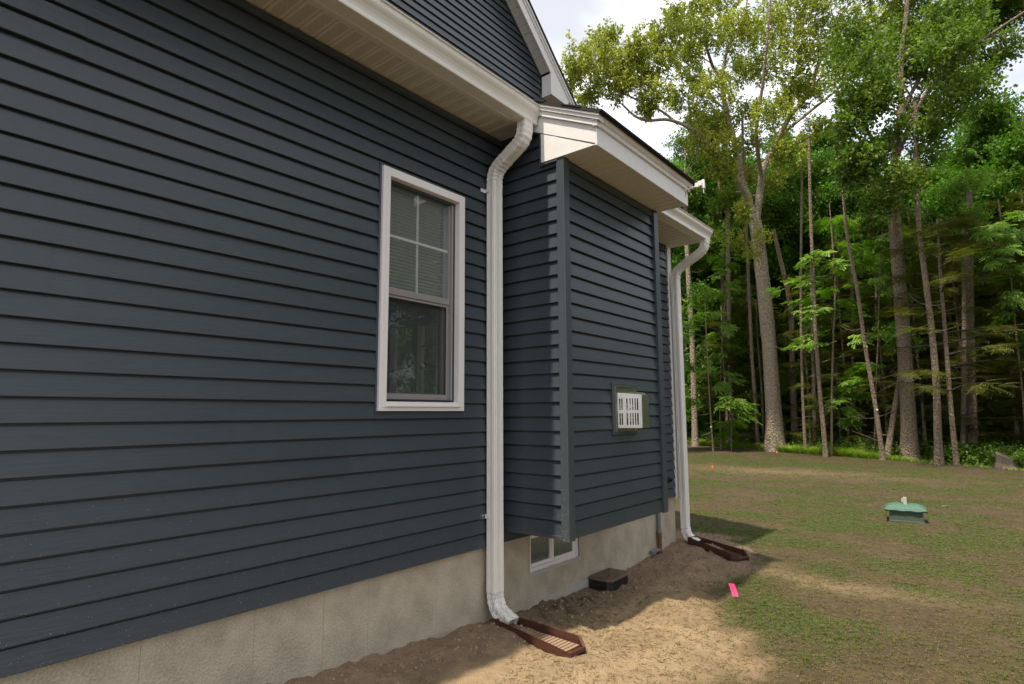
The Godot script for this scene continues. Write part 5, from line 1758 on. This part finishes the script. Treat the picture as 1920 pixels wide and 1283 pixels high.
# ---------------------------------------------------------------- ground cover
func grass_tuft(seed_: int, n: int, h: float, wide: float, spread: float) -> ArrayMesh:
	var r := RandomNumberGenerator.new()
	r.seed = seed_
	var st := begin()
	for k in n:
		var a := r.randf_range(0, TAU)
		var p := Vector3(cos(a), 0, sin(a)) * spread * r.randf()
		var d := (Vector3(cos(a), 0, sin(a)) * r.randf_range(0.2, 1.0) + Vector3.UP).normalized()
		var s := Vector3(-sin(a), 0, cos(a)) * wide * 0.5
		var hh := h * r.randf_range(0.6, 1.2)
		var mid := p + d * hh * 0.55
		var tip := p + d * hh + Vector3(cos(a), -0.35, sin(a)) * hh * 0.28
		for q in [[p - s, p + s, mid + s * 0.8], [p - s, mid + s * 0.8, mid - s * 0.8], [mid - s * 0.8, mid + s * 0.8, tip]]:
			st.set_smooth_group(-1)
			for w in q: st.add_vertex(w - Vector3(0, 0.004, 0))
	return done(st)

func cover(called: String, label: String, category: String, mesh: Mesh, m: Material):
	var o = crown(called, mesh, m, self)
	tag(o, label, category, "", "stuff")

func lay(p: Vector3, s: float, c: Color, tilt := 0.2):
	spots.append(Transform3D((Basis(Vector3.UP, rng.randf_range(0, TAU)) * Basis(Vector3.RIGHT, rng.randf_range(-tilt, tilt))).scaled(Vector3.ONE * s), p))
	tints.append(c)

func yard_point(power: float) -> Vector3:
	# a random place in the part of the yard in view, more of them near
	var d := lerpf(2.6, 25.0, pow(rng.randf(), power))
	var a := lerpf(-0.40, 0.07, rng.randf())
	if d < 8.0: a = lerpf(-0.95 + 0.07 * d, 0.07, rng.randf())
	return Vector3(d * cos(a), 0, EYE.z + d * sin(a))

func make_ground_cover():
	# thin young grass
	var tuft := grass_tuft(7, 12, 0.018, 0.0022, 0.016)
	for i in 130000:
		var p := yard_point(1.5)
		if p.z < 0.06 and p.x < 6.7: continue
		var g := green_share(p.x, p.z)
		if rng.randf() > 0.05 + 0.20 * (1.0 - sand_share(p.x, p.z)) + 0.95 * g: continue
		if rng.randf() < maxf(soil_share(p.x, p.z) * 0.97, litter_share(p.x, p.z)): continue
		p.y = ground_y(p.x, p.z)
		var dist := Vector2(p.x, p.z - EYE.z).length()
		var c := Color(0.145, 0.128, 0.032).lerp(Color(0.095, 0.165, 0.014), clampf(g * rng.randf_range(0.4, 1.2), 0.0, 1.0))
		c = c.lerp(Color(0.26, 0.19, 0.085), 0.75 * sand_share(p.x, p.z))
		lay(p, rng.randf_range(0.6, 1.3) * (1.0 + 0.022 * dist), c * rng.randf_range(0.75, 1.2))
	cover("grass", "thin young grass sprouting over the yard", "grass", tuft, M.grass)
	# bits of straw mulch
	var st := begin()
	box(st, v(-0.016, 0.0, -0.0011), v(0.016, 0.0018, 0.0011))
	var stalk := done(st)
	for i in 30000:
		var p := yard_point(1.5)
		if p.z < 0.05 and p.x < 6.7: continue
		if rng.randf() < maxf(soil_share(p.x, p.z) * 0.85, litter_share(p.x, p.z)): continue
		p.y = ground_y(p.x, p.z) + 0.002
		var dist := Vector2(p.x, p.z - EYE.z).length()
		lay(p, rng.randf_range(0.4, 1.1) * (1.0 + 0.035 * dist), Color(0.24, 0.172, 0.078).lerp(Color(0.09, 0.062, 0.030), rng.randf()), 0.5)
	cover("straw_mulch", "bits of straw scattered through the thin grass", "straw", stalk, M.straw)
	# clods and small stones, most of them in the bare soil by the wall
	var cs := begin()
	var ico := []
	for k in 6: ico.append([Vector3.RIGHT, Vector3.LEFT, Vector3.UP, Vector3.DOWN, Vector3.BACK, Vector3.FORWARD][k] * (0.8 + 0.35 * fposmod(k * 0.618, 1.0)))
	for f in [[0, 2, 4], [4, 2, 1], [1, 2, 5], [5, 2, 0], [4, 3, 0], [1, 3, 4], [5, 3, 1], [0, 3, 5]]:
		var a: Vector3 = ico[f[0]]
		var b: Vector3 = ico[f[1]]
		var c: Vector3 = ico[f[2]]
		var m := (a + b + c) / 3.0 * 1.35
		tri(cs, a, b, m); tri(cs, b, c, m); tri(cs, c, a, m)
	var clod := done(cs)
	for i in 26000:
		var p := Vector3(rng.randf_range(1.2, 7.6), 0, rng.randf_range(0.0, 1.2))
		if i % 3 == 0: p = yard_point(1.1)
		var s := soil_share(p.x, p.z)
		if rng.randf() > 0.12 + 0.88 * s: continue
		if litter_share(p.x, p.z) > 0.5 or (p.z < 0.0 and p.x < 6.7): continue
		p.y = ground_y(p.x, p.z)
		var size := 0.0018 + 0.013 * pow(rng.randf(), 6.0)
		var c := Color(0.36, 0.25, 0.155).lerp(Color(0.15, 0.098, 0.06), rng.randf())
		if rng.randf() < 0.02: c = Color(0.30, 0.235, 0.165)
		if s < 0.3: size *= 0.6
		lay(p, size, c, 1.0)
	cover("soil_crumbs", "crumbs and clods of damp brown soil along the foundation", "soil", clod, M.straw)
	# bright herbs and grass along the edge of the wood
	var herb := grass_tuft(9, 14, 0.30, 0.02, 0.10)
	for i in 4600:
		var t := rng.randf_range(-7.0, 14.0)
		var p := Vector3(20.6, 0, 3.0) + Vector3(0.552, 0, -0.834) * t + Vector3(0.834, 0, 0.552) * (pow(rng.randf(), 1.6) * 3.6 - 0.1)
		var left := smoothstep(1.5, 5.0, t)
		if rng.randf() > 0.22 + 0.78 * left: continue
		p.y = ground_y(p.x, p.z)
		lay(p, rng.randf_range(0.35, 1.0) * (0.5 + 1.0 * left), Color(0.18, 0.28, 0.025).lerp(Color(0.30, 0.40, 0.05), rng.randf()))
	cover("edge_grass", "tall bright grass along the edge of the wood", "grass", herb, M.grass)
	for i in 1500:
		var t := rng.randf_range(-7.0, 16.0)
		var p := Vector3(20.6, 0, 3.0) + Vector3(0.552, 0, -0.834) * t + Vector3(0.834, 0, 0.552) * (rng.randf() * 7.0 + 0.4)
		p.y = ground_y(p.x, p.z) + rng.randf_range(0.05, 0.45)
		lay(p, rng.randf_range(0.6, 1.2), G_MAPLE_A.lerp(G_BEECH_A, rng.randf()))
	for i in 5200:
		var t := rng.randf_range(-12.0, 34.0)
		var p := Vector3(20.6, 0, 3.0) + Vector3(0.552, 0, -0.834) * t + Vector3(0.834, 0, 0.552) * (rng.randf() * 22.0 + 7.0)
		p.y = ground_y(p.x, p.z) + 3.4 * pow(rng.randf(), 1.5)
		lay(p, rng.randf_range(1.8, 3.0), G_MAPLE_A.lerp(G_MAPLE_B, rng.randf()))
	cover("undergrowth", "low leafy undergrowth on the floor of the wood", "undergrowth", maple_leaf, M.leaf_green)
